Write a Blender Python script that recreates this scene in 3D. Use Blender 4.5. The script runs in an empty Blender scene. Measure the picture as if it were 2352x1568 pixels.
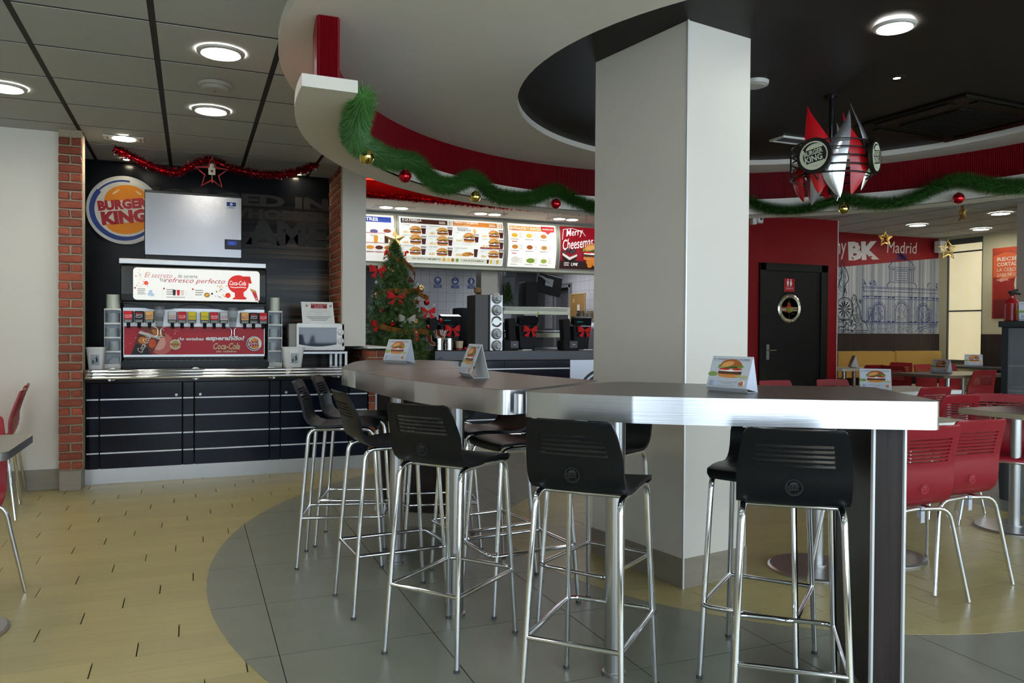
import bpy, bmesh, math, random
from math import sin, cos, pi, radians, hypot, atan2
from mathutils import Vector, Matrix
random.seed(11)
SC = bpy.context.scene
COL = SC.collection

# ---------------------------------------------------------------- camera, world, exposure
cam_d = bpy.data.cameras.new('camera')
cam_d.sensor_width = 36.0
cam_d.lens = 27.474
cam_d.clip_start = 0.05
cam_d.clip_end = 200
cam = bpy.data.objects.new('camera', cam_d)
COL.objects.link(cam)
_yaw, _pit, _rol = radians(22.28), radians(0.756), radians(0.365)
_fw = Vector((sin(_yaw)*cos(_pit), cos(_yaw)*cos(_pit), -sin(_pit)))
_r0 = Vector((cos(_yaw), -sin(_yaw), 0))
_u0 = _r0.cross(_fw)
_rt = _r0*cos(_rol) + _u0*sin(_rol)
_up = _u0*cos(_rol) - _r0*sin(_rol)
cam.matrix_world = Matrix(((_rt.x, _up.x, -_fw.x, 0), (_rt.y, _up.y, -_fw.y, 0), (_rt.z, _up.z, -_fw.z, 1.33), (0, 0, 0, 1)))
SC.camera = cam
SC.view_settings.view_transform = 'Standard'
SC.view_settings.look = 'None'
SC.view_settings.exposure = 0.0
SC.view_settings.gamma = 1.0
SC.view_settings.use_curve_mapping = False
try:
    SC.cycles.use_denoising = True
    SC.cycles.max_bounces = 7
    SC.cycles.diffuse_bounces = 4
    SC.cycles.glossy_bounces = 4
    SC.cycles.transmission_bounces = 6
    SC.cycles.sample_clamp_indirect = 6.0
    SC.cycles.caustics_reflective = False
    SC.cycles.caustics_refractive = False
except Exception:
    pass

SKY = 5.4          # daylight seen through the street windows behind the viewer
LAMP = 68.0        # ceiling downlights
w = bpy.data.worlds.new('sky')
SC.world = w
w.use_nodes = True
_nt = w.node_tree
_bg = _nt.nodes['Background']
_bg.inputs[0].default_value = (0.72, 0.86, 1.0, 1)
_bg.inputs[1].default_value = SKY

# ---------------------------------------------------------------- materials
def lin(h):
    if not isinstance(h, str):
        return tuple(h)
    h = h.lstrip('#')
    r = []
    for i in (0, 2, 4):
        c = int(h[i:i+2], 16)/255
        r.append(c/12.92 if c <= 0.04045 else ((c+0.055)/1.055)**2.4)
    return tuple(r)

MATS = {}
def mat(name, col, rough=0.5, metal=0.0, emit=0.0, ecol=None, bump=None, noise=None, rnd=0.0, alpha=1.0, spec=0.5, trans=0.0, coat=0.0):
    """procedural Principled material; noise=(scale xyz, amount), bump=(scale xyz, strength), rnd=per-object brightness spread"""
    if name in MATS:
        return MATS[name]
    m = bpy.data.materials.new(name)
    m.use_nodes = True
    nt = m.node_tree
    b = nt.nodes['Principled BSDF']
    c = lin(col)
    if spec == 0.5 and metal == 0 and max(c) < 0.035: spec = 0.2
    b.inputs['Base Color'].default_value = (*c, 1)
    b.inputs['Roughness'].default_value = rough
    b.inputs['Metallic'].default_value = metal
    b.inputs['Specular IOR Level'].default_value = spec
    if trans:
        b.inputs['Transmission Weight'].default_value = trans
    if coat:
        b.inputs['Coat Weight'].default_value = coat
        b.inputs['Coat Roughness'].default_value = 0.08
    if alpha < 1:
        b.inputs['Alpha'].default_value = alpha
    if emit:
        b.inputs['Emission Color'].default_value = (*lin(ecol or col), 1)
        b.inputs['Emission Strength'].default_value = emit
    co = None
    def coords(scale):
        tc = nt.nodes.new('ShaderNodeTexCoord')
        mp = nt.nodes.new('ShaderNodeMapping')
        mp.inputs['Scale'].default_value = scale
        nt.links.new(tc.outputs['Object'], mp.inputs['Vector'])
        nz = nt.nodes.new('ShaderNodeTexNoise')
        nz.inputs['Scale'].default_value = 1.0
        nz.inputs['Detail'].default_value = 3.0
        nt.links.new(mp.outputs['Vector'], nz.inputs['Vector'])
        return nz
    src = None
    if noise:
        nz = coords(noise[0])
        mr = nt.nodes.new('ShaderNodeMapRange')
        mr.inputs['From Min'].default_value = 0.3
        mr.inputs['From Max'].default_value = 0.7
        mr.inputs['To Min'].default_value = 1 - noise[1]
        mr.inputs['To Max'].default_value = 1 + noise[1]
        nt.links.new(nz.outputs['Fac'], mr.inputs['Value'])
        src = mr.outputs['Result']
    if rnd:
        oi = nt.nodes.new('ShaderNodeObjectInfo')
        mr2 = nt.nodes.new('ShaderNodeMapRange')
        mr2.inputs['To Min'].default_value = 1 - rnd
        mr2.inputs['To Max'].default_value = 1 + rnd
        nt.links.new(oi.outputs['Random'], mr2.inputs['Value'])
        if src is None:
            src = mr2.outputs['Result']
        else:
            mu = nt.nodes.new('ShaderNodeMath')
            mu.operation = 'MULTIPLY'
            nt.links.new(src, mu.inputs[0])
            nt.links.new(mr2.outputs['Result'], mu.inputs[1])
            src = mu.outputs[0]
    if src is not None:
        hs = nt.nodes.new('ShaderNodeHueSaturation')
        hs.inputs['Color'].default_value = (*c, 1)
        nt.links.new(src, hs.inputs['Value'])
        nt.links.new(hs.outputs['Color'], b.inputs['Base Color'])
    if bump:
        nz = coords(bump[0])
        bp = nt.nodes.new('ShaderNodeBump')
        bp.inputs['Strength'].default_value = bump[1]
        bp.inputs['Distance'].default_value = 0.004
        nt.links.new(nz.outputs['Fac'], bp.inputs['Height'])
        nt.links.new(bp.outputs['Normal'], b.inputs['Normal'])
    MATS[name] = m
    return m

chrome = mat('chrome', (0.82, 0.83, 0.85), 0.08, 1.0)
steel = mat('brushed_steel', (0.45, 0.45, 0.44), 0.36, 1.0, bump=((3, 3, 160), 0.08))
steel_v = mat('brushed_steel_vertical', (0.50, 0.50, 0.50), 0.30, 1.0, bump=((160, 160, 2), 0.06))
alu = mat('aluminium', (0.62, 0.63, 0.65), 0.28, 1.0, bump=((4, 4, 200), 0.06))
alu_w = mat('anodised_strip', '#d9dadb', 0.35, 0.3)
blackplastic = mat('black_plastic', (0.006, 0.007, 0.009), 0.36, bump=((260, 260, 260), 0.05), spec=0.17)
blackgloss = mat('black_gloss', (0.006, 0.007, 0.010), 0.16, spec=0.35)
blackmatt = mat('black_matt', (0.012, 0.012, 0.013), 0.6)
darkgrey = mat('dark_grey', (0.06, 0.062, 0.066), 0.5)
redplastic = mat('red_plastic', '#8a1220', 0.42, bump=((260, 260, 260), 0.05))
cream = mat('cream_paint', '#e4dfd3', 0.6)
beige = mat('beige_laminate', '#d8d3c8', 0.5)
whitepl = mat('white_plastic', '#e9e8e2', 0.4)
whitegloss = mat('white_gloss', '#efeeea', 0.25)
glass = mat('clear_glass', (0.95, 0.97, 0.97), 0.03, trans=1.0)
clearpl = mat('clear_plastic', (0.85, 0.88, 0.9), 0.15, alpha=0.35)
cupwhite = mat('frosted_plastic', '#cfd6d8', 0.35, alpha=0.9)
brickm = mat('red_brick', '#7d3a24', 0.8, noise=((40, 40, 60), 0.22), bump=((60, 60, 90), 0.5), rnd=0.28)
mortar = mat('lime_mortar', '#a79a83', 0.9, noise=((40, 40, 40), 0.1))
darkwood = mat('wenge_veneer', '#2b2422', 0.42, noise=((60, 60, 1.5), 0.35))
tabletop = mat('taupe_tabletop', '#4d453d', 0.30, noise=((60, 60, 60), 0.08))
oaktile = mat('oak_porcelain', '#b0a470', 0.34, noise=((2.5, 30, 4), 0.07), rnd=0.07)
greytile = mat('grey_porcelain', '#7f8274', 0.36, noise=((5, 5, 5), 0.06), rnd=0.03)
grout = mat('dark_grout', '#2b241b', 0.9)
plinthm = mat('plinth_porcelain', '#8d8475', 0.45, noise=((3, 3, 30), 0.08))
ceiltile = mat('mineral_ceiling_tile', '#b4b7b4', 0.9, noise=((90, 90, 90), 0.05), rnd=0.02)
ceilgrid = mat('ceiling_grid', '#2b2824', 0.6)
whitesoff = mat('white_soffit', '#e0dbd2', 0.75)
blackceil = mat('black_ceiling', '#171310', 0.55, spec=0.3)
redwall = mat('red_paint', '#7c0912', 0.5, spec=0.15)
redcorr = mat('red_corrugated', '#84101c', 0.3, spec=0.35)
lampm = mat('lamp_diffuser', '#ffffff', 0.5, emit=LAMP, ecol=(1.0, 0.97, 0.90))
ledred = mat('red_led_strip', '#ff1a0a', 0.5, emit=14)
gold = mat('gold_foil', (0.85, 0.58, 0.16), 0.18, 1.0)
redball = mat('red_bauble', (0.55, 0.01, 0.02), 0.12, 0.8)
redfoil = mat('red_foil', (0.62, 0.01, 0.03), 0.22, 0.75)
redvelvet = mat('red_velvet', '#d01018', 0.75)
garlandm = mat('green_tinsel', '#437630', 0.5, rnd=0.0)
piney = mat('pine_needles', '#43632a', 0.5)
goldribbon = mat('gold_ribbon', '#8a5a24', 0.35, 0.3, noise=((60, 60, 60), 0.7))
fabricy = mat('mustard_vinyl', '#b58f45', 0.5)

# ---------------------------------------------------------------- scene tree
W = {}
def tag(o, label=None, cat=None, group=None, kind=None):
    if label: o['label'] = label
    if cat: o['category'] = cat
    if group: o['group'] = group
    if kind: o['kind'] = kind
    return o

def thing(name, label, cat, loc=(0, 0, 0), rz=0.0, group=None, kind=None):
    o = bpy.data.objects.new(name, None)
    o.empty_display_size = 0.1
    COL.objects.link(o)
    o.location = loc
    o.rotation_euler = (0, 0, rz)
    W[o] = Matrix.Translation(loc) @ Matrix.Rotation(rz, 4, 'Z')
    return tag(o, label, cat, group, kind)

class MB:
    """collects simple shapes and links them as one mesh object"""
    def __init__(s):
        s.v, s.f, s.m, s.sm = [], [], [], []
    def add(s, vs, fs, mi=0, smooth=False):
        o = len(s.v)
        s.v += [tuple(p) for p in vs]
        for f in fs:
            s.f.append([i+o for i in f]); s.m.append(mi); s.sm.append(smooth)
        return s
    def box(s, x0, y0, z0, x1, y1, z1, mi=0):
        vs = [(x, y, z) for z in (z0, z1) for y in (y0, y1) for x in (x0, x1)]
        return s.add(vs, [(0, 2, 3, 1), (4, 5, 7, 6), (0, 1, 5, 4), (2, 6, 7, 3), (0, 4, 6, 2), (1, 3, 7, 5)], mi)
    def rbox(s, c, size, rz=0, rx=0, ry=0, mi=0):
        M = Matrix.Translation(c) @ Matrix.Rotation(rz, 4, 'Z') @ Matrix.Rotation(ry, 4, 'Y') @ Matrix.Rotation(rx, 4, 'X')
        h = [q/2 for q in size]
        vs = [M @ Vector((x, y, z)) for z in (-h[2], h[2]) for y in (-h[1], h[1]) for x in (-h[0], h[0])]
        return s.add(vs, [(0, 2, 3, 1), (4, 5, 7, 6), (0, 1, 5, 4), (2, 6, 7, 3), (0, 4, 6, 2), (1, 3, 7, 5)], mi)
    def prism(s, poly, z0, z1, mi=0, smooth=False, mside=None):
        n = len(poly)
        vs = [(x, y, z0) for x, y in poly] + [(x, y, z1) for x, y in poly]
        s.add(vs, [tuple(range(n-1, -1, -1)), tuple(range(n, 2*n))], mi)
        s.add(vs, [(i, (i+1) % n, n+(i+1) % n, n+i) for i in range(n)], mi if mside is None else mside, smooth)
        return s
    def extr(s, poly3, d, mi=0):
        n = len(poly3); d = Vector(d)
        vs = [Vector(p) for p in poly3] + [Vector(p)+d for p in poly3]
        return s.add(vs, [tuple(range(n-1, -1, -1)), tuple(range(n, 2*n))] + [(i, (i+1) % n, n+(i+1) % n, n+i) for i in range(n)], mi)
    def tube(s, path, r, seg=8, closed=False, mi=0, caps=True, flat=None):
        P = [Vector(p) for p in path]
        n = len(P)
        rr = r if isinstance(r, (list, tuple)) else [r]*n
        up = None
        rings = []
        for i in range(n):
            if closed: t = P[(i+1) % n] - P[i-1]
            else: t = P[min(i+1, n-1)] - P[max(i-1, 0)]
            t.normalize()
            if up is None:
                up = Vector((0, 0, 1)) if abs(t.z) < 0.9 else Vector((1, 0, 0))
            a = t.cross(up)
            if a.length < 1e-6: a = t.orthogonal()
            a.normalize()
            b = a.cross(t); up = b
            fl = flat or 1.0
            rings.append([P[i] + a*(rr[i]*cos(2*pi*k/seg)) + b*(rr[i]*fl*sin(2*pi*k/seg)) for k in range(seg)])
        vs = [q for ring in rings for q in ring]
        fs = []
        for i in range(n if closed else n-1):
            j = (i+1) % n
            for k in range(seg):
                k2 = (k+1) % seg
                fs.append((i*seg+k, i*seg+k2, j*seg+k2, j*seg+k))
        s.add(vs, fs, mi, True)
        if caps and not closed:
            s.add(rings[0], [tuple(range(seg))], mi); s.add(rings[-1], [tuple(range(seg-1, -1, -1))], mi)
        return s
    def lathe(s, prof, c=(0, 0, 0), seg=24, mi=0, smooth=True, axis='Z', mis=None, caps=True):
        n = len(prof); vs = []
        for r, z in prof:
            for k in range(seg):
                a = 2*pi*k/seg
                p = (r*cos(a), r*sin(a), z)
                if axis == 'Y': p = (p[0], p[2], p[1])
                if axis == 'X': p = (p[2], p[0], p[1])
                vs.append((c[0]+p[0], c[1]+p[1], c[2]+p[2]))
        for i in range(n-1):
            s.add(vs[i*seg:(i+2)*seg], [(k, (k+1) % seg, seg+(k+1) % seg, seg+k) for k in range(seg)], mis[i] if mis else mi, smooth)
        if not caps: return s
        if prof[0][0] > 1e-6: s.add(vs[:seg], [tuple(range(seg-1, -1, -1))], mis[0] if mis else mi)
        if prof[-1][0] > 1e-6: s.add(vs[-seg:], [tuple(range(seg))], mis[-1] if mis else mi)
        return s
    def sheet(s, rows, mi=0, smooth=True, skip=None, t=0.0):
        """grid of points; with t it gets thickness along its normals"""
        nr, nc = len(rows), len(rows[0])
        idx = lambda i, j: i*nc+j
        P = [Vector(p) for r in rows for p in r]
        F = [(idx(i, j), idx(i, j+1), idx(i+1, j+1), idx(i+1, j)) for i in range(nr-1) for j in range(nc-1) if not (skip and skip(i, j))]
        if not t:
            return s.add(P, F, mi, smooth)
        N = [Vector() for _ in P]
        for i in range(nr-1):
            for j in range(nc-1):
                q = (idx(i, j), idx(i, j+1), idx(i+1, j+1), idx(i+1, j))
                nn = (P[q[2]]-P[q[0]]).cross(P[q[3]]-P[q[1]])
                for k in q: N[k] += nn
        for k in N: k.normalize()
        A = [p+n*(t/2) for p, n in zip(P, N)]
        B = [p-n*(t/2) for p, n in zip(P, N)]
        s.add(A, F, mi, smooth); s.add(B, [f[::-1] for f in F], mi, smooth)
        E = {}
        for f in F:
            for k in range(4):
                e = (f[k], f[(k+1) % 4])
                if (e[1], e[0]) in E: del E[(e[1], e[0])]
                else: E[e] = 1
        for a, b in E:
            s.add([A[a], A[b], B[b], B[a]], [(3, 2, 1, 0)], mi, False)
        return s
    def mesh(s, name, mats, off=(0, 0, 0)):
        me = bpy.data.meshes.new(name)
        me.from_pydata([(x-off[0], y-off[1], z-off[2]) for x, y, z in s.v], [], s.f)
        for m in (mats if isinstance(mats, (list, tuple)) else [mats]): me.materials.append(m)
        me.polygons.foreach_set('material_index', s.m)
        me.polygons.foreach_set('use_smooth', s.sm)
        me.update()
        return me
    def build(s, name, mats, parent=None, bevel=0, world=False, label=None, seg=1):
        me = s.mesh(name, mats)
        return link(name, me, parent, world, label, bevel, seg)
    def solo(s, name, mats, label, cat, group=None, bevel=0, kind=None, seg=1):
        """a thing that is one mesh: origin at the middle of its foot"""
        xs, ys, zs = zip(*s.v)
        off = ((min(xs)+max(xs))/2, (min(ys)+max(ys))/2, min(zs))
        o = link(name, s.mesh(name, mats, off), None, False, None, bevel, seg)
        o.location = off
        W[o] = Matrix.Translation(off)
        return tag(o, label, cat, group, kind)

def link(name, me, parent=None, world=False, label=None, bevel=0, seg=1):
    if bevel:
        bm = bmesh.new(); bm.from_mesh(me)
        bmesh.ops.remove_doubles(bm, verts=bm.verts, dist=1e-5)
        es = [e for e in bm.edges if len(e.link_faces) == 2 and e.calc_face_angle(0) > 0.6]
        bmesh.ops.bevel(bm, geom=es, offset=bevel, segments=seg, affect='EDGES', clamp_overlap=True)
        bm.to_mesh(me); bm.free()
    o = bpy.data.objects.new(name, me)
    COL.objects.link(o)
    if parent is not None:
        o.parent = parent
        if world:
            o.matrix_parent_inverse = W[parent].inverted()
            W[o] = Matrix.Identity(4)
        else:
            W[o] = W[parent].copy()
    else:
        W[o] = Matrix.Identity(4)
    if label: o['label'] = label
    return o

def structure(name, mb, mats, parent=None, bevel=0):
    o = mb.build(name, mats, parent, bevel, world=parent is not None)
    if parent is None: o['kind'] = 'structure'
    return o

KIDS = {}
def dup(root, loc, rz=0.0, label=None, group=None):
    def cp(o, par):
        c = o.copy(); COL.objects.link(c)
        if par is not None: c.parent = par
        for k in o.children: cp(k, c)
        return c
    r = cp(root, None)
    r.location = loc; r.rotation_euler = (0, 0, rz)
    W[r] = Matrix.Translation(loc) @ Matrix.Rotation(rz, 4, 'Z')
    if label: r['label'] = label
    if group: r['group'] = group
    return r

def circ(cx, cy, r, a0, a1, n):
    return [(cx+r*cos(radians(a0+(a1-a0)*i/n)), cy+r*sin(radians(a0+(a1-a0)*i/n))) for i in range(n+1)]

def rrect(x0, y0, x1, y1, r, n=5):
    p = []
    for cx, cy, a in ((x1-r, y1-r, 0), (x0+r, y1-r, 90), (x0+r, y0+r, 180), (x1-r, y0+r, 270)):
        p += circ(cx, cy, r, a, a+90, n)
    return p

# ---------------------------------------------------------------- flat print: lettering, pictures, emblems on a surface
_TX = {}
def text_geo(body, bold=0.0, shear=0.0, space=1.0):
    k = (body, bold, shear, space)
    if k in _TX: return _TX[k]
    cu = bpy.data.curves.new('lettering', 'FONT')
    cu.body = body; cu.size = 1.0; cu.offset = bold; cu.shear = shear; cu.space_character = space
    cu.resolution_u = 2; cu.fill_mode = 'FRONT'
    o = bpy.data.objects.new('lettering', cu)
    me = o.to_mesh()
    v = [(p.co.x, p.co.y) for p in me.vertices]; f = [list(p.vertices) for p in me.polygons]
    o.to_mesh_clear()
    bpy.data.objects.remove(o); bpy.data.curves.remove(cu)
    if not v: v = [(0, 0), (1, 0), (1, 1)]; f = []
    x0 = min(p[0] for p in v); x1 = max(p[0] for p in v); y0 = min(p[1] for p in v); y1 = max(p[1] for p in v)
    _TX[k] = ([((x-x0)/(x1-x0), (y-y0)/(y1-y0)) for x, y in v], f, (x1-x0)/(y1-y0))
    return _TX[k]

class Art:
    """flat coloured print in a plane: o = lower left corner, u and v = unit axes, n = normal; coordinates in metres"""
    def __init__(s, o, u, v, off=0.0012, emit=0.0, step=0.00025, warp=None, rough=0.5):
        s.o, s.u, s.v = Vector(o), Vector(u).normalized(), Vector(v).normalized()
        s.n = s.u.cross(s.v).normalized()
        s.off, s.step, s.k, s.emit, s.warp, s.rough = off, step, 0, emit, warp, rough
        s.hold = False
        s.mb = MB(); s.cols = []
    def _add(s, pts, fs, col):
        if col not in s.cols: s.cols.append(col)
        h = s.off + s.k*s.step
        vs = []
        for x, y in pts:
            p = s.o + s.u*x + s.v*y + s.n*h
            if s.warp: p = p + s.n*s.warp(x, y)
            vs.append(p)
        s.mb.add(vs, fs, s.cols.index(col))
        if not s.hold: s.k += 1
    def poly(s, pts, col):
        a = sum(pts[i-1][0]*pts[i][1]-pts[i][0]*pts[i-1][1] for i in range(len(pts)))
        if a < 0: pts = pts[::-1]
        s._add(pts, [list(range(len(pts)))], col); return s
    def rect(s, x, y, w, h, col): return s.poly([(x, y), (x+w, y), (x+w, y+h), (x, y+h)], col)
    def rr(s, x, y, w, h, r, col): return s.poly(rrect(x, y, x+w, y+h, r), col)
    def ell(s, cx, cy, rx, ry, col, a0=0, a1=360, rot=0, n=20):
        c, d = cos(radians(rot)), sin(radians(rot))
        q = [(rx*cos(radians(a0+(a1-a0)*i/n)), ry*sin(radians(a0+(a1-a0)*i/n))) for i in range(n if a1-a0 == 360 else n+1)]
        return s.poly([(cx+c*x-d*y, cy+d*x+c*y) for x, y in q], col)
    def ring(s, cx, cy, r0, r1, col, a0=0, a1=360, n=28, r0e=None, r1e=None, sy=1.0):
        pts = []
        for i in range(n+1):
            a = radians(a0+(a1-a0)*i/n); t = i/n
            pts.append((cx+r0*cos(a), cy+sy*r0*sin(a)))
            pts.append((cx+r1*cos(a), cy+sy*r1*sin(a)))
        s._add(pts, [(2*i, 2*i+1, 2*i+3, 2*i+2) for i in range(n)], col); return s
    def line(s, pts, w, col):
        vs, fs = [], []
        for (x0, y0), (x1, y1) in zip(pts, pts[1:]):
            L = hypot(x1-x0, y1-y0) or 1e-6
            px, py = -(y1-y0)/L*w/2, (x1-x0)/L*w/2
            b = len(vs)
            vs += [(x0-px, y0-py), (x1-px, y1-py), (x1+px, y1+py), (x0+px, y0+py)]
            fs.append((b, b+1, b+2, b+3))
        s._add(vs, fs, col); return s
    def text(s, body, x, y, h, col, w=None, bold=0.0, shear=0.0, rot=0, align='l', space=1.0):
        v, f, asp = text_geo(body, bold, shear, space)
        w = w or h*asp
        ox = {'l': 0, 'c': -w/2, 'r': -w}[align]
        c, d = cos(radians(rot)), sin(radians(rot))
        s._add([(x+c*(px*w+ox)-d*py*h, y+d*(px*w+ox)+c*py*h) for px, py in v], f, col); return s
    def lines(s, x, y, w, h, n, col, rag=0.2):
        for i in range(n):
            s.rect(x, y+h-(i+0.7)*h/n, w*(1-rag*random.random()), h/n*0.45, col)
        return s
    def crown(s, cx, cy, r, simple=False, base='#e9e9e4', back='#f4f2ea'):
        """the two bun halves, the crescent and the two words"""
        s.ell(cx, cy, r, r, base, n=36)
        s.ell(cx, cy, r*0.93, r*0.93, back, n=36)
        s.ring(cx-r*0.02, cy, r*0.76, r*0.90, '#17306f', 140, 325, 30)
        s.ring(cx, cy, r*0.83, r*0.885, '#17306f', 80, 142, 12)
        s.ell(cx+r*0.02, cy, r*0.80, r*0.78, back, n=30)
        bun = '#e08a1c'
        c8 = 8
        s.ell(cx+r*0.05, cy+r*0.30, r*0.58, r*0.44, bun, 0, 180, c8)
        s.ell(cx-r*0.22, cy+r*0.52, r*0.12, r*0.03, '#f8d9a0', rot=38)
        s.ell(cx+r*0.38, cy+r*0.53, r*0.10, r*0.03, '#f8d9a0', rot=-35)
        s.ell(cx+r*0.08, cy-r*0.36, r*0.56, r*0.34, bun, 180, 360, c8)
        s.text('BURGER', cx-r*0.02, cy+r*0.02, r*0.30, '#96161f', w=r*1.32, bold=0.06, rot=c8, align='c')
        s.text('KING', cx+r*0.03, cy-r*0.40, r*0.40, '#96161f', w=r*1.22, bold=0.065, rot=c8, align='c')
        return s
    def burger(s, cx, cy, w, tall=1.0, bun='#b8672a', leaf='#6c8f2e', tomato='#b8241c', patty='#4d2a1a', mayo=True):
        h = w*0.62*tall; x0 = cx-w/2
        s.ell(cx, cy+h*0.06, w*0.46, h*0.12, '#c98a4a'); s.rect(cx-w*0.46, cy+h*0.06, w*0.92, h*0.12, '#c07c3c')
        s.poly([(x0+w*(0.02+0.96*i/10), cy+h*(0.16 if i in (0, 10) else 0.15+0.02*(i % 2))) for i in range(11)] + [(x0+w*(0.98-0.96*i/10), cy+h*(0.34+0.02*(i % 2))) for i in range(11)], patty)
        if mayo: s.poly([(x0+w*0.03, cy+h*0.34), (x0+w*0.5, cy+h*0.31), (x0+w*0.97, cy+h*0.34), (x0+w*0.9, cy+h*0.42), (x0+w*0.1, cy+h*0.42)], '#f1eeea')
        s.ell(cx-w*0.24, cy+h*0.46, w*0.23, h*0.07, tomato); s.ell(cx+w*0.26, cy+h*0.46, w*0.21, h*0.07, tomato)
        n = 14
        s.poly([(x0-w*0.02+w*1.04*i/n, cy+h*(0.47+0.05*((i*7) % 3))) for i in range(n+1)] + [(x0+w*1.02-w*1.04*i/n, cy+h*(0.66+0.03*((i*5) % 3))) for i in range(n+1)], leaf)
        s.poly([(x0+w*0.2, cy+h*0.52), (x0+w*0.5, cy+h*0.49), (x0+w*0.8, cy+h*0.54), (x0+w*0.75, cy+h*0.62), (x0+w*0.3, cy+h*0.62)], '#3c5420')
        s.ell(cx, cy+h*0.64, w*0.45, h*0.40, bun, 0, 180)
        s.ell(cx-w*0.14, cy+h*0.74, w*0.26, h*0.16, '#d59a58', rot=14)
        return s
    def build(s, parent, name='print', world=True, label=None):
        ms = [ink(c, s.emit, s.rough) for c in s.cols]
        return s.mb.build(name, ms, parent, world=world, label=label)

def ink(c, emit, rough=0.5):
    h = c if isinstance(c, str) else '_'.join('%.2f' % q for q in c)
    if emit:
        return mat('lit_ink_%s_%.2f' % (h, emit), [q*.45 for q in lin(c)], 0.4, emit=emit, ecol=c, spec=.2)
    return mat('ink_%s_%.1f' % (h, rough), c, rough, spec=.22)

XP, YP, ZP = (1, 0, 0), (0, 1, 0), (0, 0, 1)

# ---------------------------------------------------------------- floor: planks, and a ring of grey tiles
RC, RO, RI = (3.75, 4.25), 3.68, 1.92
fl = MB(); fl.box(-6, -2.6, -0.06, 12.2, 12.2, -0.010)
floor = structure('floor', fl, grout)

def clip_convex(poly, circle):
    out = list(poly)
    n = len(circle)
    for i in range(n):
        ax, ay = circle[i]; bx, by = circle[(i+1) % n]
        inp, out = out, []
        if not inp: return []
        side = lambda p: (bx-ax)*(p[1]-ay)-(by-ay)*(p[0]-ax)
        for k in range(len(inp)):
            p, q = inp[k-1], inp[k]
            sp, sq = side(p), side(q)
            if (sp >= 0) != (sq >= 0):
                t = sp/(sp-sq); out.append((p[0]+(q[0]-p[0])*t, p[1]+(q[1]-p[1])*t))
            if sq >= 0: out.append(q)
    return out

PL, PW = 0.724, 0.158
planks = []
for k in range(-38, 56):
    y = 3.337+PW*k
    if y < -2.5 or y > 12: continue
    x0 = -0.365+0.1567*k
    n0 = math.floor((-5.9-x0)/PL)
    for n in range(n0, n0+26):
        x = x0+n*PL
        if -5.9 < x < 11.7:
            cx, cy = x+PL/2, y+PW/2
            d = [hypot(px-RC[0], py-RC[1]) for px in (x, x+PL) for py in (y, y+PW)]
            if max(d) < RO-0.01 and min(d) > RI+0.5: continue        # under the grey ring
            if y > 7.6 and x < 1.6: continue
            if y > 8.6: 
                if x < 8: continue
            dep = cx*_fw.x+cy*_fw.y
            lat = cx*_rt.x+cy*_rt.y
            seen = dep > 1.4 and abs(lat) < dep*0.70 and dep*0.45 > 1.33*0.97
            planks.append(((dep if seen else 100+hypot(cx, cy)), x, y, min(d) < RI, max(d) < RI))
planks.sort()
pm = MB()
g = 0.0016
pm.box(.0012, .0006, -0.008, PL-2*g-.0012, PW-.0006, 0.0)
plank_me = link('plank', pm.mesh('plank', oaktile), floor, False, None).data
bpy.data.objects.remove(bpy.data.objects['plank'])
inner = [(RC[0]+RI*cos(2*pi*i/72), RC[1]+RI*sin(2*pi*i/72)) for i in range(72)]
outer = [(RC[0]+RO*cos(2*pi*i/120), RC[1]+RO*sin(2*pi*i/120)) for i in range(120)]
rest = MB(); cnt = 0
for dep, x, y, inn, full in planks:
    if (not inn or full) and cnt < 288:
        o = bpy.data.objects.new('plank', plank_me); COL.objects.link(o); o.parent = floor; o.location = (x+g, y, 0.0032 if full else 0); cnt += 1
    elif not inn:
        rest.box(x+g, y+g, -0.008, x+PL-g, y+PW-g, 0)
    else:
        q = clip_convex([(x+g, y+g), (x+PL-g, y+g), (x+PL-g, y+PW-g), (x+g, y+PW-g)], inner)
        if len(q) > 2: rest.prism(q, -0.008, 0.0032)
        if not full: rest.box(x+g, y+g, -0.008, x+PL-g, y+PW-g, 0)
o = rest.build('far_planks', oaktile, floor); o['kind'] = 'stuff'
TS = 0.65
rb = MB()
for i in range(120):
    p = [(RC[0]+r*cos(2*pi*k/120), RC[1]+r*sin(2*pi*k/120), 0.0006) for k in (i, i+1) for r in (RI, RO)]
    rb.add(p, [(0, 1, 3, 2)])
rb.build('ring_bed', grout, floor)
for i in range(-1, 12):
    for j in range(-5, 9):
        x, y = 0.332+0.655*i-0.655, 3.295+TS*j
        gg = 0.0022
        q = clip_convex([(x+gg, y+gg), (x+0.655-gg, y+gg), (x+0.655-gg, y+TS-gg), (x+gg, y+TS-gg)], outer)
        if len(q) < 3: continue
        if max(hypot(px-RC[0], py-RC[1]) for px, py in q) < RI: continue
        t = MB(); t.prism(q, -0.006, 0.0016)
        t.build('tile', greytile, floor)

# ---------------------------------------------------------------- walls
ZC = 2.95
structure('wall_left', MB().box(-6, 7.40, -0.02, -0.90, 7.6, ZC), cream)
structure('baseboard_left', MB().box(-6, 7.385, 0, -0.995, 7.40, 0.168), plinthm, bevel=0.002)
pier = structure('wall_pier', MB().box(-1.004, 7.29, 0.165, -0.832, 7.46, ZC), mortar)
structure('wall_niche_side', MB().box(-1.30, 7.55, 0, -1.22, 8.6, ZC), blackmatt)
structure('baseboard_pier', MB().box(-0.998, 7.262, 0, -0.84, 7.5, 0.166), plinthm, bevel=0.002)

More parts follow.
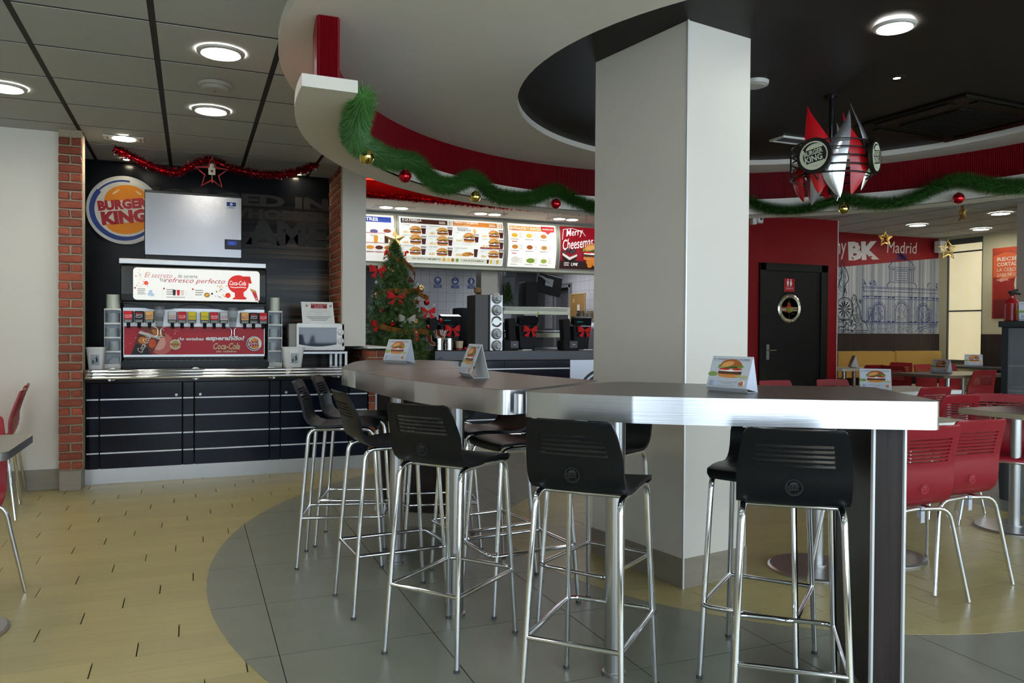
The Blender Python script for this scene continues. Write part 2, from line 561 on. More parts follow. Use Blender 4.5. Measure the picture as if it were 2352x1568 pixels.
def brick_mesh(name, size, seed):
    r = random.Random(seed)
    m = MB(); nx = max(2, int(size[0]/0.045))
    x, y, z = [q/2 for q in size]
    m.box(-x, -y, -z, x, y, z)
    me = m.mesh(name, brickm)
    bm = bmesh.new(); bm.from_mesh(me)
    bmesh.ops.bevel(bm, geom=bm.edges[:], offset=0.005, segments=1, affect='EDGES')
    for v in bm.verts: v.co += Vector((r.uniform(-1, 1), r.uniform(-1, 1), r.uniform(-1, 1)))*0.0022
    bm.to_mesh(me); bm.free()
    return me
CH = 0.0735
full = [brick_mesh('brick', (0.166, 0.05, CH-0.015), s) for s in range(3)]
half = [brick_mesh('brick', (0.076, 0.05, CH-0.015), s) for s in range(3, 6)]
def brick(parent, me, x, y, z, rz=0):
    o = bpy.data.objects.new('brick', me); COL.objects.link(o); o.parent = parent; o.location = (x, y, z); o.rotation_euler = (0, 0, rz)
for c in range(38):
    z = 0.170+CH*(c+0.5)
    if z > ZC-0.03: break
    if c % 2 == 0:
        for dx in (-0.0455, 0.0455): brick(pier, random.choice(half), -0.918+dx+random.uniform(-.002, .002), 7.291, z)
    else:
        brick(pier, random.choice(full), -0.918, 7.291, z)
sidebrick = [brick_mesh('brick', (0.19, 0.03, CH-0.015), s) for s in range(6, 8)]

# the niche with the dark poster wall
WALLM = 8.47
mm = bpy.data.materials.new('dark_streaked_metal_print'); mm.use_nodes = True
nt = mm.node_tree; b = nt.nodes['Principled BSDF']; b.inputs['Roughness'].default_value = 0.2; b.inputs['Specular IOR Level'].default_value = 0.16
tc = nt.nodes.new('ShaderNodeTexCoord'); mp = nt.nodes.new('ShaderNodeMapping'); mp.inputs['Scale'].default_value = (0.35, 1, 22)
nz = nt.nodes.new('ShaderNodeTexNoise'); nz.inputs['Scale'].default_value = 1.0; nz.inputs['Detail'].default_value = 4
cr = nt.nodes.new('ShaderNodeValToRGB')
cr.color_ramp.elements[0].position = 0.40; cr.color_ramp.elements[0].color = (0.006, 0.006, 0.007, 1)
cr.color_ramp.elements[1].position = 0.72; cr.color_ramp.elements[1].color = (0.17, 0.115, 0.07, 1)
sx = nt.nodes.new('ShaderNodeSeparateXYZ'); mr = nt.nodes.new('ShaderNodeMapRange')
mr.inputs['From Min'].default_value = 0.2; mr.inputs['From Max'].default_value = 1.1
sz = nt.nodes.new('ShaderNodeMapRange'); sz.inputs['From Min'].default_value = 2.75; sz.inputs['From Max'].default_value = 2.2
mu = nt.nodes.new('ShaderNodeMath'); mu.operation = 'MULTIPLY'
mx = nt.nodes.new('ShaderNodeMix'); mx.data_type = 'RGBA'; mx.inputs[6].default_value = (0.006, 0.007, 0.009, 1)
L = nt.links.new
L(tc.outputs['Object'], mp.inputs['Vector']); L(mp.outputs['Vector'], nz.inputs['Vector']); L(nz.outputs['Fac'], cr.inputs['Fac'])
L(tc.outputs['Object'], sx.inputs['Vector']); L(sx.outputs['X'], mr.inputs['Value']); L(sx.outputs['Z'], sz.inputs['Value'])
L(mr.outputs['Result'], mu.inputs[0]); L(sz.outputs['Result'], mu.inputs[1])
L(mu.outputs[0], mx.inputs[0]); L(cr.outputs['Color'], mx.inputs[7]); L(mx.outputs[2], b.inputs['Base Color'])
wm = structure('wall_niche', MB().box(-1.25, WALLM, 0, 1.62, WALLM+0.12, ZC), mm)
a = Art((0, WALLM, 0), XP, ZP)
dk = '#2a2622'
a.text('FORGED IN', 1.345, 2.600, 0.125, dk, w=1.80, bold=0.05, align='r')
a.text('WHOPPER', 1.345, 2.470, 0.105, dk, w=1.06, bold=0.05, align='r')
a.text('FLAME', 1.335, 2.205, 0.26, '#221e1b', w=1.16, bold=0.06, align='r')
a.build(wm, 'mural_lettering')
# brick return between poster wall and pilaster, pilaster, low brick wall
structure('wall_pilaster', MB().box(1.370, 7.75, 1.172, 1.60, 8.6, ZC), beige)
wr = structure('wall_brick_return', MB().box(1.356, 7.752, 1.172, 1.372, 8.468, ZC), mortar)
for c in range(26):
    z = 1.178+CH*(c+0.5)
    if z > 2.92: break
    for k in range(4):
        y = 7.85+0.205*k-(0.1 if c % 2 else 0)
        if y > 8.40: continue
        brick(wr, sidebrick[k % 2] if y > 7.8 else half[0], 1.362, max(y, 7.795), z, pi/2)
lb = structure('wall_low_brick', MB().box(1.592, 7.575, 0.165, 1.752, 8.44, 1.13), mortar)
structure('trim_low_wall_cap', MB().box(1.575, 7.545, 1.152, 1.775, 8.46, 1.172), whitepl, bevel=0.003)
structure('baseboard_low_wall', MB().box(1.578, 7.55, 0, 1.77, 8.44, 0.165), plinthm, bevel=0.002)
structure('trim_low_wall_corner', MB().box(1.765, 7.545, 0.165, 1.773, 7.575, 1.15), alu_w)
for c in range(13):
    z = 0.172+CH*(c+0.5)+0.01
    if c % 2:
        brick(lb, full[c % 3], 1.672, 7.578, z)
    else:
        for dx in (-0.045, 0.045): brick(lb, half[c % 3], 1.672+dx, 7.578, z)
    if z > 0.9:
        for k in range(4): brick(lb, sidebrick[k % 2], 1.59, 7.67+0.205*k+(0.1 if c % 2 else 0), z, pi/2)
# ---------------------------------------------------------------- ceiling: lay-in tiles
XT = [0.465+0.6585*i for i in range(-10, 18)]
YT = [4.547+0.6365*j for j in range(-11, 9)]
ce = MB(); ce.box(-6, -2.4, ZC, 12.1, 12, ZC+0.05)
ceil = structure('ceiling', ce, ceilgrid)
SOC, SOR = (3.444, 4.219), 3.019
tm = MB().box(0.017, 0.013, 0, 0.6415, 0.6235, 0.006); tme = tm.mesh('ceiling_tile', ceiltile)
rest = MB(); nrest = 0
for x in XT:
    for y in YT:
        d = [hypot(px-SOC[0], py-SOC[1]) for px in (x, x+.6585) for py in (y, y+.6365)]
        if max(d) < SOR-0.02: continue
        cx, cy = x+.33, y+.32
        if (y > 8.4 and x < 7.5) or x > 11.7 or x < -5.9: continue
        dep = cx*_fw.x+cy*_fw.y; lat = cx*_rt.x+cy*_rt.y
        if dep > 1 and abs(lat) < dep*0.72 and 1.62/dep < 0.5:
            o = bpy.data.objects.new('ceiling_tile', tme); COL.objects.link(o); o.parent = ceil; o.location = (x, y, ZC-0.0025)
        else:
            rest.box(x+.016, y+.009, ZC-0.0025, x+.6425, y+.6275, ZC+0.003)
if rest.v:
    o = rest.build('far_ceiling_tiles', ceiltile, ceil); o['kind'] = 'stuff'

# ---------------------------------------------------------------- round dropped ceiling: white disc, dark inner disc, red corrugated drum, shelf ring
ZS = 2.885
BC, BR = (3.88, 4.108), 2.007
def annulus(mb, c0, r0, c1, r1, z, n=96, up=False, mi=0):
    vs = []
    for i in range(n):
        t = 2*pi*i/n
        vs.append((c0[0]+r0*cos(t), c0[1]+r0*sin(t), z)); vs.append((c1[0]+r1*cos(t), c1[1]+r1*sin(t), z))
    mb.add(vs, [(2*i, 2*i+1, (2*i+3) % (2*n), (2*i+2) % (2*n)) if not up else (2*i, (2*i+2) % (2*n), (2*i+3) % (2*n), 2*i+1) for i in range(n)], mi)
def hoop(mb, c, r, z0, z1, n=96, mi=0):
    vs = []
    for i in range(n):
        t = 2*pi*i/n
        vs += [(c[0]+r*cos(t), c[1]+r*sin(t), z0), (c[0]+r*cos(t), c[1]+r*sin(t), z1)]
    mb.add(vs, [(2*i, (2*i+2) % (2*n), (2*i+3) % (2*n), 2*i+1) for i in range(n)], mi, True)
s = MB()
annulus(s, BC, BR, SOC, SOR, ZS); annulus(s, BC, BR, SOC, SOR, ZC+0.003, up=True)
hoop(s, SOC, SOR, ZS, ZC+0.003); hoop(s, BC, BR, ZS, 2.935)
structure('ceiling_white_soffit', s, whitesoff)
s = MB(); pts = [(BC[0]+(BR+.02)*cos(2*pi*i/96), BC[1]+(BR+.02)*sin(2*pi*i/96)) for i in range(96)]
s.prism(pts, 2.93, 2.948)
structure('ceiling_dark_disc', s, blackceil)

DC = (3.475, 3.88)
A0, A1 = 181.8, -38.0                     # the ring starts at a cut end on the near left and runs round the far side
def arc_solid(mb, prof, a0, a1, n, mi=0, smooth=True):
    """closed (r,z) profile swept from a0 to a1 degrees"""
    m = len(prof); vs = []
    for i in range(n+1):
        a = radians(a0+(a1-a0)*i/n)
        vs += [(DC[0]+r*cos(a), DC[1]+r*sin(a), z) for r, z in prof]
    for k in range(m):
        k2 = (k+1) % m
        mb.add([vs[i*m+q] for i in range(n+1) for q in (k, k2)], [(2*i, 2*i+1, 2*i+3, 2*i+2) for i in range(n)], mi, smooth)
    mb.add(vs[:m], [tuple(range(m))], mi); mb.add(vs[-m:], [tuple(range(m-1, -1, -1))], mi)
s = MB()
arc_solid(s, [(2.735, 2.475), (3.0, 2.475), (3.0, 2.535), (2.735, 2.535)], A0, A1, 120)
arc_solid(s, [(2.735, 2.475), (2.765, 2.475), (2.765, 2.62), (2.735, 2.62)], 164, A1, 110)
structure('trim_ring_shelf', s, cream)
s = MB()
NC = 2600
rows = [[], []]
for side, rr0 in ((0, 2.80), (1, 2.90)):
    vs = []
    for i in range(NC+1):
        a = radians(178.5+(A1-178.5)*i/NC)
        r = rr0 + (0.007 if i % 4 in (0, 1) else -0.007)
        vs += [(DC[0]+r*cos(a), DC[1]+r*sin(a), 2.53), (DC[0]+r*cos(a), DC[1]+r*sin(a), ZS)]
    s.add(vs, [(2*i, 2*i+1, 2*i+3, 2*i+2) for i in range(NC)])
a = radians(178.5)
nr = 8
vs = []
for i in range(nr*2+1):
    r = 2.80+0.1*i/(nr*2); aa = a+(0.004 if i % 2 else 0)
    vs += [(DC[0]+r*cos(aa), DC[1]+r*sin(aa), 2.53), (DC[0]+r*cos(aa), DC[1]+r*sin(aa), ZS)]
s.add(vs, [(2*i, 2*i+1, 2*i+3, 2*i+2) for i in range(nr*2)])
structure('wall_red_drum', s, redcorr)

# ---------------------------------------------------------------- pale column inside the ring
ca = radians(10)
e1, e2 = Vector((cos(ca), sin(ca), 0)), Vector((-sin(ca), cos(ca), 0))
K = Vector((2.353, 3.388, 0))
def colpoly(g0): 
    p = [K+(-e1-e2)*g0, K+e1*(0.471+g0)-e2*g0, K+e1*(0.471+g0)+e2*(0.76+g0), K-e1*g0+e2*(0.76+g0)]
    return [(q.x, q.y) for q in p]
structure('wall_column', MB().prism(colpoly(0), 0.155, 2.935), beige, bevel=0.002)
structure('baseboard_column', MB().prism(colpoly(0.004), 0, 0.158), plinthm)
kx = K-e1*0.004-e2*0.004
structure('trim_column_corner', MB().prism([(kx.x-.003, kx.y-.003), (kx.x+.005, kx.y-.003), (kx.x+.005, kx.y+.005), (kx.x-.003, kx.y+.005)], 0.0, 2.93), alu_w)

# ---------------------------------------------------------------- right side: red wall, niche behind, window wall
structure('wall_red', MB().box(6.32, 8.65, 0, 8.60, 8.78, ZC).box(8.48, 8.78, 0, 8.60, 9.62, ZC), redwall)
wb = structure('wall_back', MB().box(8.4, 9.60, 0, 12, 9.75, ZC), cream)
structure('trim_back_panel', MB().box(8.6, 9.575, 0, 11.80, 9.60, 1.33), darkwood)
structure('trim_red_wall_corner', MB().box(8.594, 8.642, 0, 8.606, 8.654, ZC), alu_w)
# right wall with the tall window opening
wr_ = MB()
wr_.box(11.8, 9.44, 0, 12, 9.75, ZC); wr_.box(11.8, -2.4, 0, 12, 8.80, ZC); wr_.box(11.8, 8.80, 2.91, 12, 9.44, ZC); wr_.box(11.8, 8.80, 0, 12, 9.44, 0.88)
structure('wall_right', wr_, mat('olive_cream_paint', '#cfc9a4', 0.6))
structure('trim_right_panel', MB().box(11.775, 6.0, 0, 11.80, 8.80, 1.33), darkwood)
fr = MB()
fr.box(11.76, 8.80, 0.84, 11.90, 9.44, 0.90); fr.box(11.79, 8.80, 2.82, 11.90, 9.44, 2.91)
fr.box(11.80, 8.80, 0.88, 11.88, 8.815, 2.91); fr.box(11.80, 9.42, 0.88, 11.88, 9.44, 2.91)
win = structure('window_1', fr, darkgrey)
MB().box(11.82, 8.8, 1.70, 11.86, 9.44, 1.725).build('glazing_bar', darkgrey, win, world=True)
MB().box(11.82, 8.8, 2.68, 11.86, 9.44, 2.705).build('glazing_bar', darkgrey, win, world=True)
MB().box(11.83, 8.81, 0.89, 11.835, 9.43, 2.90).build('pane', mat('lit_frosted_film', '#e8dfbd', 0.6, emit=0.62, ecol='#e4d9ae', noise=((9, 9, 5), 0.12)), win, world=True)
# unseen parts of the room behind the viewer: street front with large windows
sf = MB()
sf.box(-6, -2.5, 0, 12, -2.3, 0.30); sf.box(-6, -2.5, 2.75, 12, -2.3, ZC); sf.box(-6, -2.5, .3, -4.6, -2.3, 2.75); sf.box(-2.2, -2.5, .3, -0.95, -2.3, 2.75)
for x in (0.6, 2.1, 3.7, 5.4, 7.6, 9.8, 11.9): sf.box(x-.05, -2.5, .30, x+.05, -2.3, 2.75)
structure('wall_street', sf, darkgrey)
structure('wall_side', MB().box(-6.1, -2.5, 0, -5.95, 7.5, ZC), cream)

# two glowing panels added under the kitchen ceiling to brighten the dark kitchen
t = thing('kitchen_fill_light', 'added fill light panel in the kitchen ceiling behind the menus', 'lamp', (3.6, 10.2, 2.282))
MB().box(-.6, -.1, .004, .6, .1, .018).build('lamp_frame', whitepl, t); MB().box(-.58, -.08, 0, .58, .08, .004).build('diffuser', mat('kitchen_fill_diffuser', '#ffffff', emit=16, ecol=(.95, .97, 1.0)), t)
t = thing('kitchen_fill_light', 'added fill light panel in the kitchen ceiling over the food warmer', 'lamp', (4.7, 9.9, 2.282))
MB().box(-.1, -.5, .004, .1, .5, .018).build('lamp_frame', whitepl, t); MB().box(-.08, -.48, 0, .08, .48, .004).build('diffuser', mat('kitchen_fill_diffuser', '#ffffff'), t)

# ---------------------------------------------------------------- ceiling lights
ringm = mat('white_lamp_ring', '#b9b7b0', 0.4)
def downlight(x, y, z, label, r=0.105, rim=0.135, group='round downlights in the tile ceiling'):
    t = thing('ceiling_lamp', label, 'lamp', (x, y, z-0.022), 0, group)
    MB().lathe([(r, 0.004), (r+.006, 0), (rim-.004, 0.004), (rim, 0.016)], seg=32, caps=False).build('lamp_ring', ringm, t)
    MB().lathe([(0, 0.006), (r, 0.006)], seg=32).build('diffuser', lampm, t)
    return t
downlight(0.155, 4.88, ZC, 'large round downlight nearest in the left tile ceiling, beside the white ring soffit')
downlight(0.129, 6.19, ZC, 'round downlight beyond the smoke detector on the left tile ceiling')
downlight(-1.163, 6.16, ZC, 'round downlight at the far left edge of the tile ceiling')
downlight(9.945, 8.46, ZC, 'round downlight over the mural niche, left of the three in the far right ceiling')
downlight(11.19, 8.385, ZC, 'round downlight nearest the tall bright window in the far right ceiling')
downlight(9.97, 7.19, ZC, 'round downlight in the far right ceiling nearest the ring shelf')
downlight(3.37, 3.02, 2.93, 'large round downlight in the black ceiling disc', 0.082, 0.105, None)
OUT = ['over the table at the left edge', 'left of the viewer', 'straight above the viewer', 'over the cream wall at the left', 'over the left dining area', 'over the right street tables', 'over the right dining area', 'beside the window wall', 'right of the viewer', 'at the street window', 'behind the viewer']
for i, (x, y) in enumerate([(-1.16, 4.2), (-1.16, 1.9), (0.15, 1.9), (-3.2, 6.1), (-3.2, 3.5), (8.6, 2.0), (8.6, 4.6), (10.6, 4.6), (6.7, 0.6), (4.3, -0.6), (1.6, -0.8)]):
    downlight(x, y, ZC, 'added unseen downlight behind or beside the viewer, ' + OUT[i], group='added downlights outside the view')  # extra lamps added out of view to light the room
t = thing('square_spotlight', 'white rectangular recessed spotlight in the tile ceiling before the drinks niche', 'lamp', (-0.532, 7.39, ZC-0.016))
MB().box(-0.155, -0.085, 0, 0.155, 0.085, 0.008).build('lamp_frame', whitepl, t, bevel=0.002)
MB().lathe([(0, -0.002), (0.088, -0.002)], seg=28).build('diffuser', mat('spot_diffuser', '#ffffff', emit=110, ecol=(1.0, 0.93, 0.78)), t)
for dx in (-0.125, 0.125): MB().box(dx-.004, -0.05, -0.002, dx+.004, 0.05, 0).build('slot', darkgrey, t)
halo = mat('halogen_lamp', '#ffffff', emit=60, ecol=(1.0, 0.85, 0.6))
for x, y, lab in ((-0.575, 8.30, 'small halogen spot against the dark mural above the round crest'), (1.02, 8.36, 'small halogen spot against the dark mural near the brick return')):
    t = thing('halogen_spot', lab, 'lamp', (x, y, ZC-0.014), 0, 'halogen spots washing the mural')
    MB().lathe([(0.03, 0.0), (0.05, 0.0), (0.055, 0.008)], seg=20, caps=False).build('lamp_ring', ringm, t)
    MB().lathe([(0, 0.002), (0.03, 0.002)], seg=16).build('bulb', halo, t)
t = thing('smoke_detector', 'flat white round smoke detector between two downlights on the tile ceiling', 'detector', (0.14, 5.53, ZC-0.05))
MB().lathe([(0, 0), (0.075, 0.002), (0.083, 0.01), (0.083, 0.022), (0.1, 0.024), (0.108, 0.036), (0.108, 0.044)], seg=32).build('housing', mat('detector_white', '#a9a69d', 0.5), t)
MB().lathe([(0, -0.001), (0.008, -0.001)], seg=10).build('sensor', darkgrey, t)
t = thing('ceiling_speaker', 'white round ceiling fitting half hidden behind the pale column', 'speaker', (3.32, 4.05, 2.895))
MB().lathe([(0, 0), (0.06, 0.002), (0.085, 0.012), (0.09, 0.034)], seg=24).build('grille', ringm, t)
t = thing('recessed_spot', 'tiny recessed spot in the black ceiling disc', 'lamp', (4.077, 3.632, 2.924))
MB().lathe([(0.022, 0.0), (0.045, 0.0), (0.05, 0.006)], seg=18, caps=False).build('lamp_ring', blackmatt, t)
MB().lathe([(0, 0.002), (0.022, 0.002)], seg=14).build('bulb', mat('small_spot_bulb', '#ffffff', emit=7, ecol=(1, .85, .6)), t)
# black air conditioning cassette
cz = 2.905
t = thing('air_conditioner', 'square black air conditioning cassette set in the black ceiling', 'air conditioner', (5.25, 4.15, cz), 0.04)
MB().box(-.52, -.46, 0, .52, .46, .022).build('panel', mat('cassette_black', '#14110f', 0.45), t, bevel=0.006)
gm = MB()
gm.prism(rrect(-.3, -.27, .3, .27, .05), -0.012, 0)
for i in range(12): gm.box(-.28, -.25+i*.044, -0.016, .28, -.244+i*.044, -0.012)
gm.build('grille', mat('cassette_grille', '#0c0a09', 0.6), t)
for a_, b_, c_, d_ in ((-.36, -.43, .36, -.36), (-.36, .36, .36, .43), (-.49, -.3, -.40, .3), (.40, -.3, .49, .3)):
    MB().box(a_, b_, -0.010, c_, d_, 0).build('louvre', mat('louvre_black', '#050505', 0.35), t, bevel=0.003)
t = thing('ceiling_vent', 'narrow white framed vent in the black ceiling behind the flame ornament', 'vent', (4.62, 5.13, 2.915), 0.0)
v = MB(); v.box(-.19, -.085, 0, .19, -.065, .014); v.box(-.19, .065, 0, .19, .085, .014); v.box(-.19, -.065, 0, -.17, .065, .014); v.box(.17, -.065, 0, .19, .065, .014)
v.build('vent_frame', whitepl, t)
v = MB()
for i in range(5): v.rbox((0, -.05+i*.025, .006), (.34, .02, .002), rx=0.5)
v.build('blade', mat('vent_grey', '#6a6570', .5), t)

# ---------------------------------------------------------------- high tables on the ring
def round_poly(pts, radii, n=6):
    """rounded corners of a polygon, radius per corner"""
    out = []
    m = len(pts)
    for i in range(m):
        p, a, b_ = Vector(pts[i]), Vector(pts[i-1]), Vector(pts[(i+1) % m])
        r = radii[i]
        if r <= 0: out.append(tuple(p)); continue
        u, v = (a-p).normalized(), (b_-p).normalized()
        ang = u.angle(v); d = min(r/math.tan(ang/2), (a-p).length*0.48, (b_-p).length*0.48)
        p0, p1 = p+u*d, p+v*d
        for k in range(n+1):
            t = k/n
            out.append(tuple(p0*(1-t)**2+p*2*t*(1-t)+p1*t*t))
    return out
def bez(p0, p1, p2, n=10):
    return [tuple(Vector(p0)*(1-t)**2+Vector(p1)*2*t*(1-t)+Vector(p2)*t*t) for t in [i/n for i in range(n+1)]]
TZ, TT = 1.112, 0.092
def top_mesh(poly, z0, z1, lip=0.004):
    mb = MB()
    mb.prism(poly, z0, z1, mi=1, smooth=True, mside=1)
    mb.prism(poly, z1-0.0005, z1+0.0008, mi=0, mside=0)
    return mb
def high_table(label, poly, post, panel):
    cx = sum(p[0] for p in poly)/len(poly); cy = sum(p[1] for p in poly)/len(poly)
    t = thing('high_table', label, 'table', (cx, cy, 0), 0, 'curved high tables set along the grey floor ring')
    top_mesh(poly, TZ-TT, TZ).build('tabletop', [tabletop, alu], t, world=True)
    if post:
        MB().lathe([(.046, 0.0), (.046, 0.012), (.0375, 0.014), (.0375, TZ-TT)], (post[0], post[1], 0.0018), 28).build('post', steel_v, t, world=True)
    if panel:
        A, ang, length, th = panel
        f = Vector((cos(radians(ang)), sin(radians(ang)))); q = Vector((f.y, -f.x))
        A = Vector(A)
        def P(u, v): 
            p = A+f*u+q*v
            return (p.x, p.y)
        MB().prism([P(0, 0), P(0, th), P(length, th), P(length, 0)], 0.092, TZ-TT).build('panel_leg', darkwood, t, world=True)
        MB().prism([P(.03, .015), P(.03, th-.015), P(length-.03, th-.015), P(length-.03, .015)], 0.0018, 0.095).build('plinth', plinthm, t, world=True)
        for u in (0, length):
            for v in (0, th):
                c = Vector(P(u, v))
                MB().prism([(c.x-.005, c.y-.005), (c.x+.005, c.y-.005), (c.x+.005, c.y+.005), (c.x-.005, c.y+.005)], 0.092, TZ-TT).build('edge_strip', alu_w, t, world=True)
    return t
# outlines (metres): outer edge first
T1 = [(0.808, 4.185), (0.785, 4.46), (0.843, 4.724), (0.943, 5.078), (1.05, 5.42), (1.212, 5.73), (1.56, 5.62), (1.772, 5.328), (1.66, 5.10), (1.575, 4.86), (1.52, 4.62), (1.488, 4.335)]
T1p = round_poly(T1, [.0, .1, .1, .1, .1, .12, .05, .02, .1, .1, .1, .03])
T2 = [(0.803, 4.158), (0.845, 3.65), (0.893, 3.291), (0.936, 3.09), (1.01, 2.86), (1.062, 2.662), (1.19, 2.715), (1.676, 3.062), (1.571, 3.524), (1.523, 3.873), (1.486, 4.31)]
T2p = round_poly(T2, [.012, .1, .1, .1, .1, .12, .05, .05, .1, .1, .012])
T3 = [(1.108, 2.60), (1.201, 2.49), (1.387, 2.295), (1.522, 2.200), (1.662, 2.112), (1.801, 2.034), (1.918, 1.959), (2.235, 1.795), (2.56, 2.385), (2.45, 2.444), (2.185, 2.60), (1.94, 2.80), (1.72, 3.0)]
T3p = round_poly(T3, [.03, .05, .1, .1, .1, .1, .1, .045, .04, .1, .1, .1, .12])
high_table('farthest curved metal high table, beside the low brick wall, on a dark panel leg', T1p, (1.084, 4.375), ((1.17, 5.31), -34, 0.52, -0.10))
high_table('middle curved metal high table with a card seen edge-on standing on it', T2p, (1.143, 3.467), None)
high_table('nearest curved high table with bright metal edge and dark panel leg', T3p, (1.519, 2.641), ((2.132, 1.976), 60, 0.45, 0.10))
# small joints between the tables
MB().box(1.100, 2.618, 1.03, 1.118, 2.66, 1.1).solo('table_joint', alu, 'small bright metal joint plate between the middle and the nearest high table', 'joint plate')

# ---------------------------------------------------------------- seats
def shell_rows(prof, wid, ts, dish):
    rows = []
    for (x, z), wd, ds in zip(prof, wid, dish):
        rows.append([(x-ds[0]*(1-t*t), wd*t, z-ds[1]*(1-t*t)) for t in ts])
    return rows
TS_ = [-1, -.93, -.72, -.36, 0, .36, .72, .93, 1]
def make_shell(front, back0, back1, nslot, z0, pitch, sh, zt, w0, w1, wt, t):
    """front: profile points (x,z) from the front lip to the start of the back; then slots, then the top"""
    prof, wid, dish, slots = [], [], [], set()
    n = len(front)
    for i, (x, z) in enumerate(front):
        prof.append((x, z)); wid.append(w0*(0.90 if i == 0 else 0.97 if i == 1 else 1.0)); dish.append((0.0 if i < n-3 else 0.012, 0.006 if i < n-3 else 0))
    bx = lambda z: back0[0]+(back1[0]-back0[0])*((z-back0[1])/(back1[1]-back0[1]))**1.15 if z > back0[1] else back0[0]
    bw = lambda z: w0+(w1-w0)*max(0, min(1, (z-back0[1])/(back1[1]-back0[1])))
    for k in range(nslot):
        for e in (0, 1):
            z = z0+k*pitch+e*sh
            if e == 0: pass
            else: slots.add(len(prof)-1)
            prof.append((bx(z), z)); wid.append(bw(z)); dish.append((0.014, 0))
    for dz, k in ((-.018, 1.0), (-.008, .975), (-.002, .93), (0, .86)):
        z = zt+dz
        prof.append((bx(z), z)); wid.append(w1*k); dish.append((0.014, 0))
    mb = MB()
    rows = shell_rows(prof, wid, TS_, dish)
    mb.sheet(rows, skip=lambda i, j: i in slots and 2 <= j <= 5, t=t)
    return mb
def bend(path, r=0.03, n=5):
    """rounds the corners of a 3-d path"""
    P = [Vector(p) for p in path]; out = [P[0]]
    for i in range(1, len(P)-1):
        a, p, b_ = P[i-1], P[i], P[i+1]
        u, v = (a-p).normalized(), (b_-p).normalized()
        d = min(r, (a-p).length*.45, (b_-p).length*.45)
        for k in range(n+1):
            t = k/n; out.append((p+u*d)*(1-t)**2+p*2*t*(1-t)+(p+v*d)*t*t)
    out.append(P[-1]); return out

def emblem(parent, x, z, r, m, tilt):
    """raised round crest with the two words, on the back of the shell"""
    u, v = Vector((0, -1, 0)), Vector((-sin(tilt), 0, cos(tilt)))
    a = Art((x, 0, z), u, v, off=0.0012, step=0)
    a.ring(0, 0, r*.90, r, 'm', n=24); a.ring(0, 0, r*.74, r*.80, 'm', 150, 330, 14)
    a.text('BURGER', 0, r*.02, r*.28, 'm', w=r*1.25, bold=.02, rot=8, align='c')
    a.text('KING', 0, -r*.38, r*.36, 'm', w=r*1.1, bold=.02, rot=8, align='c')
    a.ell(0, r*.34, r*.5, r*.36, 'm', 0, 180, 8)
    return a.mb.build('emblem', [m], parent)

legend = mat('black_plastic_emblem', (0.03, 0.031, 0.034), 0.28)
redlegend = mat('red_plastic_emblem', '#a52a36', 0.4)
def make_stool(label):
    t = thing('bar_stool', label, 'stool')
    front = [(.198, .770), (.197, .786), (.178, .797), (.10, .801), (.0, .797), (-.07, .790), (-.115, .790), (-.150, .799), (-.178, .820), (-.194, .850), (-.200, .880), (-.205, .908)]
    sh = make_shell(front, (-.205, .908), (-.262, 1.04), 5, .922, .0158, .0078, 1.040, .170, .150, .114, .013)
    sh.build('seat_shell', blackplastic, t)
    emblem(t, -.2225, .855, .026, legend, 0.10)
    # frame: an inverted U of tube on each side, footrest loop
    for s in (-1, 1):
        y1, y0 = .150*s, .1775*s
        MB().tube(bend([(-.2325, y0, .004), (-.172, y1*1.0, .775), (0, y1*.96, .777)], .05), .0108, 9).build('leg', chrome, t)
        MB().tube(bend([(.2325, y0, .004), (.182, y1*1.0, .775), (0, y1*.96, .777)], .05), .0108, 9).build('leg', chrome, t)
        for xx in (-.2325, .2325):
            MB().lathe([(.0125, 0), (.0125, .012)], (xx, y0, 0.0017), 10).build('foot_cap', darkgrey, t)
    zf = .285
    lx = lambda z, a, b_: a+(b_-a)*z/.775
    xr, xf, yw = lx(zf, -.2325, -.172), lx(zf, .2325, .182), lx(zf, .1775, .150)
    MB().tube(bend([(xr, -yw, zf), (xf+.028, -yw-.004, zf), (xf+.028, yw+.004, zf), (xr, yw, zf)], .045), .0095, 8).tube([(xr, -yw, zf), (xr, yw, zf)], .0095, 8).build('footrest', chrome, t)
    MB().tube([(-.10, -.147, .774), (-.10, .147, .774)], .008, 6).tube([(.10, -.147, .774), (.10, .147, .774)], .008, 6).build('cross_tube', chrome, t)
    return t
GS = 'black stools around the curved high tables'
stools = [
 (.811, 4.549, -15.9, 'black bar stool in profile at the left end, nearer one of the back pair'),
 (.976, 4.956, -19, 'black bar stool nearest the dark drinks counter, behind the front profile stool'),
 (.908, 3.772, 4, 'black bar stool third from the drinks counter, at the end of the middle table'),
 (1.026, 3.155, 38.2, 'black bar stool at the middle table, back turned, in front of the steel posts'),
 (1.325, 2.465, 44, 'black bar stool with turned back at the left end of the nearest table'),
 (1.849, 2.06, 51.7, 'nearest black bar stool, back turned, beside the dark panel leg'),
 (1.436, 4.67, 169, 'black bar stool on the inner side of the far table, mostly hidden behind steel legs'),
 (1.488, 4.027, 188.6, 'black bar stool inside the ring at the middle table, farther of two'),
 (1.505, 3.555, 186.2, 'black bar stool inside the ring at the middle table, nearer of two'),
 (1.737, 3.177, 213, 'black bar stool inside the ring tucked between column and steel post'),
 (2.10, 2.497, 219, 'black bar stool inside the ring facing out, seat before the bright column face'),
]
st0 = make_stool(stools[0][3])
st0['group'] = GS
for i, (x, y, a, lab) in enumerate(stools):
    if i == 0:
        st0.location = (x, y, 0); st0.rotation_euler = (0, 0, radians(a))
    else:
        dup(st0, (x, y, 0), radians(a), lab, GS)

